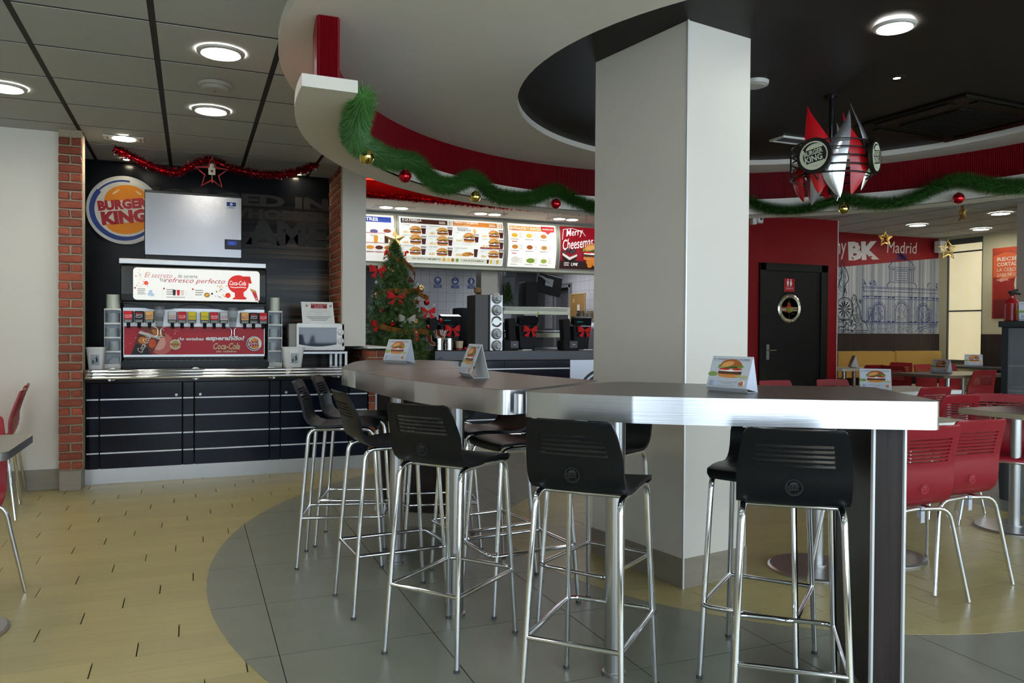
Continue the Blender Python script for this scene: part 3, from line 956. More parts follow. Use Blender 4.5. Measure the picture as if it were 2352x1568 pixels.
def make_chair(label):
    t = thing('dining_chair', label, 'chair')
    front = [(.205, .462), (.205, .478), (.185, .492), (.10, .494), (.0, .486), (-.09, .478), (-.14, .480), (-.180, .496), (-.207, .525), (-.220, .565), (-.224, .61), (-.224, .66), (-.228, .69)]
    sh = make_shell(front, (-.228, .69), (-.292, .885), 7, .705, .0185, .0095, .888, .205, .176, .13, .012)
    sh.build('seat_shell', redplastic, t)
    emblem(t, -.2435, .575, .024, redlegend, 0.02)
    for s in (-1, 1):
        MB().tube(bend([(-.265, .275*s, .003), (-.215, .195*s, .462), (-.195, 0, .468)], .07), .011, 9).build('leg', chrome, t)
        MB().tube(bend([(.255, .255*s, .003), (.205, .190*s, .452), (.19, 0, .458)], .07), .011, 9).build('leg', chrome, t)
        MB().tube([(-.195, .10*s, .466), (.19, .10*s, .458)], .009, 6).build('seat_rail', chrome, t)
    return t
GC = 'red chairs at the low tables'
chairs = [
 (3.29, 2.975, 88, 'nearest red chair beside the dark panel leg, back turned, grey clip under its seat'),
 (3.765, 3.085, 88, 'red chair next to the nearest one, right of it, back turned'),
 (5.28, 3.78, 218, 'red chair at the right edge table, facing it, its seat front showing below the top'),
 (5.15, 4.27, 88, 'red chair with light gleaming through its slots, behind the bright end of the high table'),
 (5.73, 4.96, 90, 'red chair behind the bright end of the high table, partly hidden by the metal edge'),
 (4.96, 5.45, -92, 'red chair beyond the high table whose top edge shows closest to the black door'),
 (5.65, 5.47, -95, 'red chair beyond the high table between the black door and the tent card'),
 (8.87, 8.52, 92, 'dark red chair behind the tent card, back turned, in front of the mustard bench'),
 (9.75, 8.74, 190, 'dark red chair in shadow against the mustard bench'),
 (9.20, 7.99, 8, 'red chair in profile at the far table, orange light on its seat'),
 (9.72, 7.86, -90, 'red chair behind the far table under the bright window, left one of two'),
 (10.20, 7.88, -92, 'red chair behind the far table under the bright window, right one of two'),
 (9.05, 6.96, 84, 'dark red chair in front of the far table, back turned, tall against the dark panel'),
 (-1.06, 4.30, -92, 'red chair at the left edge table, only leg and seat rim in view'),
 (-1.42, 6.52, 186, 'red chair in profile by the cream wall, nearer of the two at the left edge'),
 (-1.49, 7.08, 186, 'red chair in profile by the cream wall, farther of the two at the left edge'),
]
ch0 = make_chair(chairs[0][3]); ch0['group'] = GC
for i, (x, y, a, lab) in enumerate(chairs):
    if i == 0:
        ch0.location = (x, y, .0035); ch0.rotation_euler = (0, 0, radians(a))
    else:
        dup(ch0, (x, y, .0035 if 3.0 < x < 5.5 else .001), radians(a), lab, GC)
for x, y, lab in ((3.29, 2.975, 'small grey plastic linking clip hooked on the frame of the nearest red chair'), (3.765, 3.085, 'small grey plastic linking clip hooked on the frame of the second red chair')):
    m = MB(); m.box(x+.008, y-.212, .405, x+.034, y-.206, .468); m.box(x+.008, y-.212, .462, x+.034, y-.176, .482); m.box(x+.012, y-.19, .425, x+.03, y-.184, .47)
    m.solo('linking_clip', mat('grey_clip', '#b9bcc4', .4), lab, 'clip', 'linking clips under the red chairs', bevel=.001)

# ---------------------------------------------------------------- low tables
def low_table(label, x0, y0, x1, y1, base, r=.26, z=.82, top=tabletop, edge=None, rad=.03, corner_post=None, bz=0.004):
    cx, cy = (x0+x1)/2, (y0+y1)/2
    t = thing('low_table', label, 'table', (cx, cy, bz), 0, 'low dining tables')
    p = rrect(x0-cx, y0-cy, x1-cx, y1-cy, rad)
    m = MB(); m.prism(p, z-.034-bz, z-bz, mi=1, smooth=True, mside=1); m.prism(p, z-bz-.0004, z+.0008-bz, mi=0)
    m.build('tabletop', [top, edge or mat('beige_edge', '#a59c86', .5)], t)
    if base:
        bx, by = base[0]-cx, base[1]-cy
        MB().lathe([(r, 0.0), (r, .008), (r-.012, .016), (.05, .022), (.05, .03)], (bx, by, 0), 40).build('base_plate', steel, t)
        MB().lathe([(.036, .02), (.036, z-.034-bz)], (bx, by, 0), 24).build('pedestal', steel_v, t)
    if corner_post:
        for px, py in corner_post:
            MB().lathe([(.028, 0), (.028, z-.034-bz)], (px-cx, py-cy, 0), 18).build('leg', steel_v, t)
            MB().lathe([(.036, z-.04-bz), (.036, z+.001-bz)], (px-cx, py-cy, 0), 18).build('leg_cap', chrome, t)
    return t
pale = mat('pale_tabletop', '#c9c3ac', .45, noise=((50, 50, 50), .05))
low_table('low table behind the nearest stools, round steel base showing between stool legs', 2.93, 3.15, 3.56, 3.66, (3.26, 3.405), .265, edge=whitepl)
low_table('low pale table behind the two nearest red chairs, close to the bright table end', 3.60, 3.20, 4.25, 3.70, (3.80, 3.45), .245, top=pale, edge=whitepl)
low_table('dark topped low table cut by the right edge of view, round steel base', 4.88, 3.33, 6.1, 3.82, (5.20, 3.62), .25)
low_table('low pale table between the red chairs beyond the high table, carrying a tent card', 5.25, 5.02, 6.5, 5.62, (5.85, 5.3), .25, top=pale, edge=whitepl)
low_table('far low table along the mustard bench', 8.64, 8.56, 9.45, 9.1, None, top=pale, edge=whitepl, corner_post=[(8.72, 8.62), (9.3, 9.0)], bz=0.0)
low_table('far low table with steel corner leg and a tent card, before the bright window', 8.47, 6.80, 9.85, 7.60, None, top=tabletop, edge=mat('brown_edge', '#6b5d4e', .5), corner_post=[(8.62, 6.87), (9.7, 7.5)], bz=0.0)
low_table('metal edged low table at the left edge of view', -1.9, 3.72, -0.70, 4.36, (-1.0, 4.02), .255, top=mat('grey_tabletop', '#7d786a', .4), edge=alu, rad=.06, bz=0.0)
# wall shelf under the window
t = thing('wall_shelf', 'dark narrow table against the window wall with chrome corner', 'table', (11.5, 8.4, 0))
MB().box(-.28, -.9, .785, .27, .62, .822).build('tabletop', darkgrey, t, bevel=.004)
for y in (-.85, .55): MB().lathe([(.028, 0), (.028, .785)], (-.22, y, 0), 16).build('leg', steel_v, t); MB().lathe([(.036, .78), (.036, .824)], (-.24, y, 0), 16).build('leg_cap', chrome, t)
# mustard bench along the back wall
t = thing('bench', 'mustard upholstered wall bench with dark base under the monument mural', 'bench', (10.2, 9.3, 0))
x = 8.62-10.2; k = 0
for x0, x1 in ((8.62, 9.42), (9.42, 10.66), (10.66, 11.74)):
    MB().box(x0-10.2+.004, .16, .62, x1-10.2-.004, .272, 1.045).build('back_cushion', fabricy, t, bevel=.02, seg=2)
    MB().box(x0-10.2+.004, -.3, .40, x1-10.2-.004, .16, .50).build('seat_cushion', mat('cream_vinyl', '#d2c49a', .5), t, bevel=.02, seg=2)
MB().box(-1.56, -.27, 0, 1.54, .27, .40).build('bench_base', blackmatt, t)

# ---------------------------------------------------------------- drinks counter in the niche
navy = mat('dark_blue_gloss', '#050a1a', 0.14, spec=0.22)
FY = 7.50
def cabinet(x0, x1, label, lock=None, swing=None):
    cx = (x0+x1)/2
    t = thing('base_cabinet', label, 'cabinet', (cx, FY, 0.128))
    MB().box(x0-cx, .02, 0, x1-cx, .6, .735).build('body', blackmatt, t)
    zs = [0.128-.128, .262-.128, .415-.128, .568-.128, .722-.128, .868-.128]
    for i in range(5):
        MB().box(x0-cx+.004, 0, zs[i]+(.006 if i else 0), x1-cx-.004, .02, zs[i+1]-.006).build('panel', navy, t, bevel=.0015)
    for i in range(1, 5):
        MB().box(x0-cx+.004, -.003, zs[i]-.006, x1-cx-.004, .02, zs[i]+.006).build('strip', alu_w, t)
    if lock is not None:
        MB().lathe([(0, -.012), (.011, -.012), (.014, -.008), (.014, .002)], (lock-cx, 0, .752-.128), 16, axis='Y').build('lock', chrome, t)
    return t
cabinet(-.832, -.733, 'narrow dark blue filler cabinet against the left brick pier')
cabinet(-.729, -.078, 'dark blue cabinet with silver stripes, leftmost wide one under the drinks counter', -.126)
cabinet(-.074, .018, 'narrow dark blue filler between the two wide striped cabinets')
cabinet(.022, .661, 'dark blue cabinet with silver stripes, middle wide one under the drinks counter', .07)
cabinet(.665, .758, 'narrow dark blue filler right of the middle striped cabinet')
cabinet(.762, 1.388, 'dark blue cabinet with silver stripes, behind the two leftmost bar stools', .81)
cabinet(1.392, 1.57, 'narrow dark blue filler against the low brick wall')
MB().box(-.84, FY+.004, 0, 1.575, FY+.03, .13).solo('kickplate', steel, 'brushed steel kickplate along the floor under the drinks cabinets', 'kickplate')
MB().box(-.828, 7.42, .868, 1.573, 8.465, .978).solo('worktop', mat('black_stone', '#15181a', 0.14, noise=((60, 60, 60), .2)), 'glossy black worktop of the drinks counter in the niche', 'worktop', bevel=.004)
t = thing('tray_rail', 'three tube chrome tray rail along the front of the drinks counter', 'rail', (0.28, 7.27, .90))
zz = [.045, .045, .045]
for k, (dy, z) in enumerate(((-.07, .026), (-.035, .050), (0.0, .074))):
    xl = -1.085
    MB().tube(bend([(xl, .11, z+.0), (xl, dy, z), (1.27, dy, z)], .06), .0155, 10).build('tube', chrome, t)
for x in (-.626-.28, .033-.28, .673-.28, 1.24-.28):
    MB().lathe([(0, .128), (.052, .128), (.055, .131), (.055, .15)], (x, 0, .042), 28, axis='Y').build('mounting_disc', steel, t)
    MB().box(x-.012, -.07, -.004, x+.012, .135, .02).build('bracket', steel, t, bevel=.003)

# ---------------------------------------------------------------- drinks dispenser
D0 = (0.03, 7.98, .979)
t = thing('drinks_dispenser', 'large black soft drinks dispenser with lit sign and row of twelve taps', 'dispenser', D0)
def w_(mb, name, m, bevel=0, **k): return mb.build(name, m, t, bevel=bevel, world=True, **k)
bodym = mat('dispenser_black', '#101413', 0.3, spec=.4)
# hood profile swept along x
hood = [(7.76, 1.575), (7.735, 1.555), (7.70, 1.575), (7.69, 1.64), (7.70, 1.84), (7.715, 1.885), (7.74, 1.905), (8.25, 1.905), (8.25, 1.575)]
m = MB(); m.extr([(-.585, y, z) for y, z in hood], (1.235, 0, 0)); w_(m, 'hood', bodym, bevel=.008)
m = MB(); m.box(-.60, 7.715, 1.905, .65, 8.27, 1.955); w_(m, 'steel_cap', steel, bevel=.006)
# wavy chin under the hood
n = 40; rows = [[], []]
pts = []
for i in range(n+1):
    x = -.565+1.21*i/n
    dz = -.050*(math.exp(-((x+.27)/.17)**4)+math.exp(-((x-.355)/.17)**4))
    pts.append((x, 7.712, 1.558+dz))
m = MB(); m.extr(pts+[(.645, 7.712, 1.60), (-.565, 7.712, 1.60)], (0, .30, 0)); w_(m, 'chin', mat('chin_black', '#1d2121', .35))
m = MB(); m.box(-.575, 7.93, 1.05, .645, 8.26, 1.58); w_(m, 'body', bodym)
m = MB(); m.box(-.575, 7.86, 1.34, .645, 7.93, 1.52); w_(m, 'splash_panel', steel)
m = MB(); m.box(-.565, 7.735, 1.075, .64, 7.93, 1.352); w_(m, 'lower_body', steel, bevel=.003)
m = MB(); m.box(-.575, 7.60, .979, .668, 7.96, 1.045); w_(m, 'drip_tray', mat('tray_black', '#0d100f', .25), bevel=.012, seg=2)
m = MB(); m.box(-.56, 7.63, 1.044, .65, 7.90, 1.050)
for i in range(24): m.box(-.55+i*.05, 7.64, 1.05, -.53+i*.05, 7.88, 1.054)
w_(m, 'tray_grid', blackgloss)
# lit sign
sx0, sx1, sz0, sz1 = -.482, .588, 1.588, 1.875
a = Art((sx0, 7.687, sz0), XP, ZP, emit=0.66, rough=.3)
Wd, Hd = sx1-sx0, sz1-sz0
a.rr(0, 0, Wd, Hd, .03, '#fbfbf6')
a.text('El secreto', .09, .200, .045, '#c07078', w=.23, shear=.35)
a.text('de servirte', .365, .205, .034, '#4a4a4a', w=.165)
a.text('tu', .215, .168, .03, '#6a6a6a')
a.text('refresco perfecto', .255, .148, .058, '#a8323e', w=.51, shear=.35)
a.hold = True
for i in range(26):
    a.ell(.02+random.random()*.10, .12+random.random()*.15, .003+.003*random.random(), .003+.003*random.random(), random.choice(['#d8482a', '#e8b060', '#d0d8c0', '#c04a4a', '#e8d890']), n=8)
a.hold = False
a.ell(.105, .150, .018, .018, '#e2452a')
for i, (x, h) in enumerate(((.015, 4), (.25, 3), (.49, 3))):
    a.ell(x, .105, .008, .008, '#b03040', n=10); a.lines(x+.02, .045, .07, .06, h, '#9a9a96')
for dx, dy in ((.13, .05), (.155, .045), (.14, .072)): a.rr(dx-.012, dy-.012, .028, .028, .006, '#b4c8dc')
a.rect(.235, .02, .0015, .08, '#c9c9c4'); a.rect(.475, .02, .0015, .08, '#c9c9c4')
for i, c in enumerate(('#2c1418', '#c81a26', '#d8d0cc', '#eeeeea')): a.poly([(.325+i*.034, .045), (.345+i*.034, .045), (.349+i*.034, .095), (.321+i*.034, .095)], c)
a.lines(.27, .022, .18, .012, 1, '#8a8a86'); a.ell(.61, .055, .025, .022, '#9a6a2c'); a.ell(.61, .055, .017, .012, '#d8a850', rot=30)
a.rect(.645, .06, .016, .016, '#1c2838')
a.hold = True
for i in range(22): a.ell(.68+random.random()*.10, .03+random.random()*.12, .003+.004*random.random(), .003+.004*random.random(), random.choice(['#7f9a38', '#e0a030', '#3a6ab0', '#c03a30', '#d8c050']), n=8)
a.hold = False
a.ell(.79, .055, .024, .024, '#d83a20')
a.poly([(.835, .02), (.945, .02), (.955, .035), (.93, .05), (.925, .09), (.85, .09), (.85, .04), (.83, .03)], '#cf2a20')
a.ell(.88, .16, .092, .085, '#d22a22'); a.poly([(.93, .235), (.985, .235), (.998, .17), (.975, .17), (.955, .20), (.92, .21)], '#c32018')
a.text('Coca-Cola', .875, .150, .042, '#ffffff', w=.145, shear=.3, bold=.012, align='c'); a.line([(.81, .135), (.85, .128), (.90, .134), (.95, .13)], .006, '#ffffff')
a.poly([(.985, .125), (1.035, .105), (1.06, .01), (1.035, .01)], '#b8323a'); a.poly([(.985, .125), (1.035, .105), (1.037, .085), (.990, .10)], '#b08a50'); a.text('Coca', 1.03, .035, .016, '#ffffff', w=.05, rot=-65)
a.build(t, 'lit_sign')
# red lower print
a = Art((-.558, 7.735, 1.098), XP, ZP, rough=.35)
a.rect(0, 0, 1.19, .252, '#a31c28')
for i in range(30):
    rr_ = .004+.012*random.random()**2; a.ell(.01+random.random()*.44, .015+random.random()*.22, rr_, rr_, random.choice(['#c46a60', '#d8938a', '#b84a44']), n=10)
a.ell(.30, .10, .10, .10, '#c4655c'); a.ell(.28, .11, .06, .07, '#dba090')
a.poly([(.13, .252), (.30, .252), (.34, .17), (.30, .15), (.20, .20)], '#7a3a14'); a.ell(.27, .20, .05, .025, '#b8762c', rot=-25)
a.poly([(.055, .0), (.225, .0), (.29, .135), (.295, .16), (.13, .215), (.115, .19)], '#5a2414'); a.poly([(.13, .215), (.295, .16), (.29, .135), (.115, .192)], '#cfc8c0')
a.poly([(.06, .01), (.10, .10), (.19, .07), (.215, .0), (.055, .0)], '#170806'); a.ell(.15, .13, .035, .03, '#c87828'); a.ell(.23, .10, .03, .04, '#b84a1c'); a.text('Coca-Cola', .145, .015, .05, '#f0e8e0', w=.16, rot=62, shear=.3)
star = []
for i in range(36): star.append((.42+cos(2*pi*i/36)*(.05 if i % 2 else .042), .092+sin(2*pi*i/36)*(.05 if i % 2 else .042)))
a.poly(star, '#e8e0cc'); a.ell(.42, .092, .037, .037, '#b09a5c'); a.text('NUEVO', .42, .08, .022, '#96161f', w=.095, bold=.03, align='c', rot=-3)
a.text('¡lo estabas', .44, .122, .036, '#f4ecec', w=.22, bold=.03, shear=.15)
a.text('esperando!', .675, .118, .055, '#f6f0f0', w=.34, bold=.045, shear=.2)
a.text('Coca-Cola', .74, .045, .062, '#cdb78e', w=.235, bold=.03, shear=.3); a.text('sin cafeína', .765, .018, .022, '#cdb78e', w=.18, bold=.03)
a.crown(1.10, .10, .068)
a.build(t, 'red_print')
# taps: twelve, each with label, lever body and nozzle
labs = [('#c00d1c', 'Coca-Cola', '#ffffff'), ('#0c0c0e', 'zero', '#e8e8e8'), ('#e0a85c', 'Fanta', '#2a3a8a'), ('#c9c9cb', 'Coca-Cola', '#b01824'), ('#c00d1c', 'Coca-Cola', '#ffffff'), ('#e0cc18', 'Nestea', '#2a5a7a'),
        ('#e0cc18', 'Nestea', '#2a5a7a'), ('#b81420', 'Coca-Cola', '#ffffff'), ('#c9c9cb', 'Coca-Cola', '#b01824'), ('#e0a85c', 'Fanta', '#2a3a8a'), ('#0c0c0e', 'zero', '#e8e8e8'), ('#c00d1c', 'Coca-Cola', '#ffffff')]
for x, (bg, word, fg) in zip((-.520, -.434, -.350, -.163, -.082, .002, .109, .190, .273, .457, .536, .620), labs):
    m = MB(); m.box(x-.036, 7.665, 1.388, x+.036, 7.80, 1.488); m.box(x-.032, 7.655, 1.384, x+.032, 7.70, 1.412)
    v = w_(m, 'tap', darkgrey, bevel=.003)
    a = Art((x-.032, 7.665, 1.416), XP, ZP); a.rect(0, 0, .064, .07, bg); a.text(word, .032, .026, .017, fg, w=.056, shear=.25, align='c', rot=14 if word == 'Fanta' else 0)
    if word == 'zero': a.rect(.006, .046, .052, .012, '#a01820')
    a.line([(.004, .018), (.03, .014), (.06, .02)], .004, fg)
    a.build(v, 'label'); Art((x-.028, 7.655, 1.389), XP, ZP).rect(0, 0, .056, .016, '#8d918c').build(v, 'button_strip')
    MB().lathe([(.011, 0), (.014, .01), (.015, .045), (.012, .05)], (x, 7.70, 1.335), 14).build('nozzle', blackmatt, v, world=True)
# clear ice chutes with chrome levers
for x in (-.269, .350):
    m = MB(); m.lathe([(.046, 1.53), (.044, 1.47), (.036, 1.43), (.030, 1.36), (.024, 1.35)], (x, 7.665, 0), 24)
    m.lathe([(.033, 1.44), (.033, 1.40)], (x, 7.665, 0), 24); c = w_(m, 'ice_chute', mat('smoky_clear_plastic', (.25, .27, .28), .12, alpha=.42))
    lev = bend([(x-.05, 7.66, 1.345), (x-.03, 7.655, 1.345), (x-.012, 7.65, 1.33), (x-.012, 7.65, 1.27), (x-.035, 7.645, 1.262)], .01)
    lev2 = [(2*x-p[0], p[1], p[2]) for p in lev]
    m = MB(); m.tube(lev, .0035, 6).tube(lev2, .0035, 6).tube([(x-.035, 7.645, 1.262), (x+.035, 7.645, 1.262)], .0035, 6); m.build('lever', chrome, c, world=True)

# ---------------------------------------------------------------- ice maker on top
t = thing('ice_maker', 'stainless steel ice maker box on top of the drinks dispenser', 'ice maker', (0.017, 8.1, 1.955))
w_(MB().box(-.40, 7.87, 1.955, .435, 8.40, 2.60), 'casing', mat('casing_dark', '#1a1b1d', .4), bevel=.006)
w_(MB().box(-.398, 7.85, 2.005, .436, 7.872, 2.575), 'front_panel', mat('polished_steel', (.29, .29, .295), .26, 1.0, bump=((140, 2, 2), .05)), bevel=.004)
m = MB(); 
for i in range(22): m.box(-.404, 7.90+i*.02, 2.05, -.400, 7.91+i*.02, 2.50)
w_(m, 'side_vent', mat('vent_grey_dark', '#3c3c40', .5))
w_(MB().box(.285, 7.842, 2.085, .436, 7.852, 2.178), 'control_panel', blackgloss, bevel=.003)
a = Art((.30, 7.842, 2.10), XP, ZP, emit=.35); a.rect(.008, .022, .085, .042, '#2a3f9a'); a.rect(.03, .034, .04, .014, '#4a62c0'); a.build(t, 'display')
a = Art((.30, 7.85, 2.465), XP, ZP); a.rect(0, 0, .088, .068, '#c9ccd2'); a.rect(.003, .026, .082, .038, '#123070')
for k in range(6): a.line([(.044, .045), (.044+.014*cos(k*pi/3), .045+.014*sin(k*pi/3))], .005, '#e6ebf4')
a.rect(.02, .010, .05, .006, '#4a5a80'); a.build(t, 'badge')

# ---------------------------------------------------------------- lid towers with stacks of cup lids
def lid_tower(x0, x1, lab, stacks, side):
    cx = (x0+x1)/2
    t = thing('lid_rack', lab, 'rack', (cx, 7.82, .979))
    wd = x1-x0; h = .52
    m = MB(); m.box(-wd/2, -.07, 0, -wd/2+.004, .07, h); m.box(wd/2-.004, -.07, 0, wd/2, .07, h); m.box(-wd/2, .066, 0, wd/2, .07, h)
    m.build('frame', cupwhite, t)
    for i in range(5):
        z = .012+.125*i if i else .0
        z = [0.0, .14, .265, .39, .515][i]
        m = MB(); m.box(-wd/2, -.072, z, wd/2, .068, z+.005); m.box(-wd/2, -.074, z-.0, wd/2, -.070, z+(.038 if i == 0 else .014)); m.build('shelf', whitepl, t)
    names = ['lowest', 'second from bottom', 'middle', 'second from top', 'topmost']
    for i, (dx, r, nn, tall) in enumerate(stacks):
        z = .979+[.006, .146, .271, .396, .521][i]
        m = MB(); pr = []
        if i == 0:
            m.lathe([(r*.98, 0), (r*.9, .006), (r*.5, .01), (r*.35, .004), (0, .004)], (0, 0, 0), 20, axis='Y')
            m.v = [(p[0], p[1], p[2]+r) for p in m.v]
        else:
            zz = 0
            for k in range(nn):
                pr += [(r, zz), (r, zz+tall*.6), (r*.93, zz+tall*.62), (r*.93, zz+tall)]; zz += tall
            m.lathe(pr, seg=20)
        o = m.build('lid_stack', mat('grey_lid', '#aeb6b8' if i < 4 else '#d5d8c8', .4) if i < 4 else mat('clear_lid', '#d9dcc9', .35), None)
        o.location = (cx+dx, 7.815, z)
        tag(o, '%s stack of round cup lids in the rack %s' % (names[i], side), 'lids', 'stacks of cup lids')
lid_tower(-.716, -.584, 'clear lid rack left of the drinks dispenser, five shelves', [(0.01, .045, 1, 0), (.012, .05, 9, .0105), (-.012, .05, 8, .0105), (.0, .05, 9, .0105), (0, .058, 14, .0095)], 'left of the dispenser')
lid_tower(.672, .800, 'clear lid rack right of the drinks dispenser, five shelves', [(-.02, .04, 1, 0), (-.015, .045, 8, .0105), (-.01, .047, 8, .0105), (.005, .047, 9, .0105), (.0, .046, 13, .0105)], 'right of the dispenser')

# ---------------------------------------------------------------- white tubs with litter sign
def tub(x0, x1, y, lab, handle):
    cx = (x0+x1)/2; hw = (x1-x0)/2
    t = thing('waste_tub', lab, 'tub', (cx, y, .979), 0, 'white counter tubs')
    m = MB(); h = .185
    lo = rrect(-hw*.74, -.07, hw*.74, .07, .025); hi = rrect(-hw*.95, -.09, hw*.95, .09, .03)
    nn = len(lo)
    vs = [(x, yy, 0) for x, yy in lo]+[(x, yy, h) for x, yy in hi]+[(x*.96, yy*.96, h) for x, yy in hi]+[(x*.95, yy*.95, .006) for x, yy in lo]
    m.add(vs, [tuple(range(nn-1, -1, -1))]+[(k*nn+i, k*nn+(i+1) % nn, (k+1)*nn+(i+1) % nn, (k+1)*nn+i) for k in range(3) for i in range(nn)]+[tuple(range(3*nn, 4*nn))], 0, False)
    m.build('bucket', whitepl, t)
    ro = rrect(-hw, -.098, hw, .098, .035); ri = rrect(-hw*.93, -.088, hw*.93, .088, .03)
    m = MB(); vs = [(x, yy, h-.006) for x, yy in ro]+[(x, yy, h+.004) for x, yy in ro]+[(x, yy, h+.004) for x, yy in ri]+[(x, yy, h-.006) for x, yy in ri]
    m.add(vs, [(k*nn+i, k*nn+(i+1) % nn, ((k+1) % 4)*nn+(i+1) % nn, ((k+1) % 4)*nn+i) for k in range(4) for i in range(nn)]); m.build('rim', whitepl, t)
    if handle: MB().prism(rrect(-.045, -.0945, .045, -.086, .004), .138, .168).build('handle', mat('tub_handle', '#f4f3ec', .35), t)
    fy = lambda z: -.07-.02*z/h
    a = Art((.0-.03+(.012 if handle else 0), fy(.04)-.002, .04), XP, (0, -.02/h, 1))
    a.rect(-.002, -.002, .062, .088, '#1d2c38'); a.rect(0, 0, .058, .084, '#b9c2c2')
    a.poly([(.006, .012), (.022, .012), (.024, .04), (.004, .04)], '#24333f'); a.rect(.007, .022, .014, .003, '#b9c2c2'); a.rect(.007, .030, .014, .003, '#b9c2c2')
    a.ell(.041, .070, .0055, .0055, '#16232e', n=10); a.poly([(.034, .062), (.048, .062), (.05, .038), (.046, .012), (.041, .034), (.034, .012), (.030, .012), (.035, .04)], '#16232e'); a.line([(.037, .058), (.026, .056), (.018, .058)], .004, '#16232e'); a.poly([(.008, .05), (.018, .058), (.016, .048)], '#24333f')
    a.build(t, 'litter_sign', world=False)
tub(-.840, -.690, 7.62, 'white plastic tub with litter symbol by the left brick pier', False)
tub(.775, .985, 7.62, 'white plastic tub with handle hole and litter symbol in front of the microwave', True)

# ---------------------------------------------------------------- microwave on a steel shelf, instructions on top
t = thing('counter_shelf', 'low brushed steel shelf frame standing on the worktop under the microwave', 'shelf', (1.2, 7.92, .979))
MB().box(-.25, -.17, .118, .222, .17, .142).build('shelf_top', steel, t, bevel=.002)
for x in (-.235, .11, .208):
    for y in (-.16, .15): MB().box(x-.012, y-.012, 0, x+.012, y+.012, .118).build('leg', steel, t)
t = thing('microwave', 'white microwave oven with two dials and blue reflecting door', 'microwave', (1.15, 7.92, 1.122))
MB().box(-.285, -.14, .016, .23, .16, .268).build('casing', mat('microwave_grey', '#8d8a84', .5), t, bevel=.006)
MB().box(-.215, -.17, .010, .245, -.138, .272).build('front', whitegloss, t, bevel=.008, seg=2)
wn = [(-.195+.36*i/16, .068-.022*sin(pi*i/16)) for i in range(17)]+[(.165, .232), (-.195, .232)]
MB().extr([(x, -.1712, z) for x, z in wn], (0, .002, 0)).build('door_window', mat('door_glass', (.03, .04, .06), .04), t)
for z in (.186, .100):
    k = MB().lathe([(0, -.024), (.026, -.022), (.029, -.012), (.033, -.002), (.033, 0)], (.205, -.170, z), 24, axis='Y').build('dial', whitegloss, t)
    MB().rbox((.205, -.195, z), (.006, .006, .046), ry=.5 if z > .15 else 0).build('dial_grip', mat('dial_grey', '#b9b8b2', .4), k)
m = MB()
for i in range(7):
    for j in range(7): m.box(-.2865, -.11+i*.02, .03+j*.014, -.2845, -.10+i*.02, .037+j*.014)
m.build('air_holes', blackmatt, t)
for x in (-.2, .2): MB().lathe([(.012, 0), (.012, .018)], (x, -.1, 0), 10).build('foot', blackmatt, t)
t = thing('instruction_sign', 'white printed instruction sheet leaning above the microwave with red heading', 'sign', (1.15, 7.80, 1.396))
MB().extr([(-.155, 0, 0), (.155, 0, 0), (.135, .015, .208), (-.168, .015, .208)], (0, .003, 0)).build('sheet', mat('paper', '#f0efe9', .6), t)
a = Art((-.15, 0, 0), XP, (0, .015, .208), off=.001)
a.rect(.075, .145, .155, .045, '#8e1a24'); a.text('INSTRUCCIONES PARA', .152, .175, .010, '#f0d8d8', w=.14, align='c'); a.text('EL USO DEL', .152, .162, .010, '#f0d8d8', w=.075, align='c'); a.text('MICROONDAS', .152, .149, .010, '#f0d8d8', w=.09, align='c')
a.ell(.035, .17, .013, .013, '#b89a90'); a.ell(.265, .17, .013, .013, '#b89a90')
for i, (z, wd) in enumerate(((.13, .14), (.118, .19), (.107, .22), (.098, .07), (.085, .23), (.076, .06))): a.rect(.15-wd/2, z, wd, .0025, '#b4b2b0')
for i, (z, wd) in enumerate(((.062, .24), (.051, .21), (.040, .18), (.026, .15))): a.rect(.15-wd/2, z, wd, .0042, '#7a7876')
a.build(t, 'printed_text', world=False)

# ---------------------------------------------------------------- round crest on the dark mural
t = thing('wall_crest', 'round burger crest sign on the dark mural, half hidden by the ice maker', 'sign', (-.605, WALLM-.03, 2.145))
MB().lathe([(0, -.014), (.315, -.014), (.33, -.006), (.33, .03)], (0, 0, .33), 64, axis='Y').build('disc', alu, t)
a = Art((0, -.014, .33), XP, ZP, off=.0015); a.crown(0, 0, .328, base='#cfd0cc', back='#e6e3d8'); a.build(t, 'crest_print', world=False)

# ---------------------------------------------------------------- red tinsel over the niche with star and angel
def tinsel(name, pts, r, n, mt, lab, cat, leaf=.03, wid=.010, group=None, seed=3):
    """fringe of foil strips around a hanging string"""
    rd = random.Random(seed)
    P = [Vector(p) for p in pts]
    seg = [(P[i+1]-P[i]).length for i in range(len(P)-1)]
    tot = sum(seg)
    def at(s):
        for i, L_ in enumerate(seg):
            if s <= L_ or i == len(seg)-1: return P[i].lerp(P[i+1], min(1, s/L_)), (P[i+1]-P[i]).normalized()
            s -= L_
    m = MB()
    m.tube(P, r*.25, 5)
    for k in range(n):
        c, d = at(tot*rd.random())
        a = d.cross(Vector((rd.uniform(-1, 1), rd.uniform(-1, 1), rd.uniform(-1, 1)))).normalized()
        tip = c+a*(r*rd.uniform(.65, 1.1))+d*rd.uniform(-.4, .4)*r
        q = a.cross(d).normalized()*wid*.5
        b_ = c+a*r*.15
        mid = b_.lerp(tip, .55)+d*rd.uniform(-.2, .2)*leaf
        m.add([b_-q*.5, b_+q*.5, mid+q, tip, mid-q], [(0, 1, 2, 3, 4)], 0, False)
    return m.solo(name, mt, lab, cat, group)
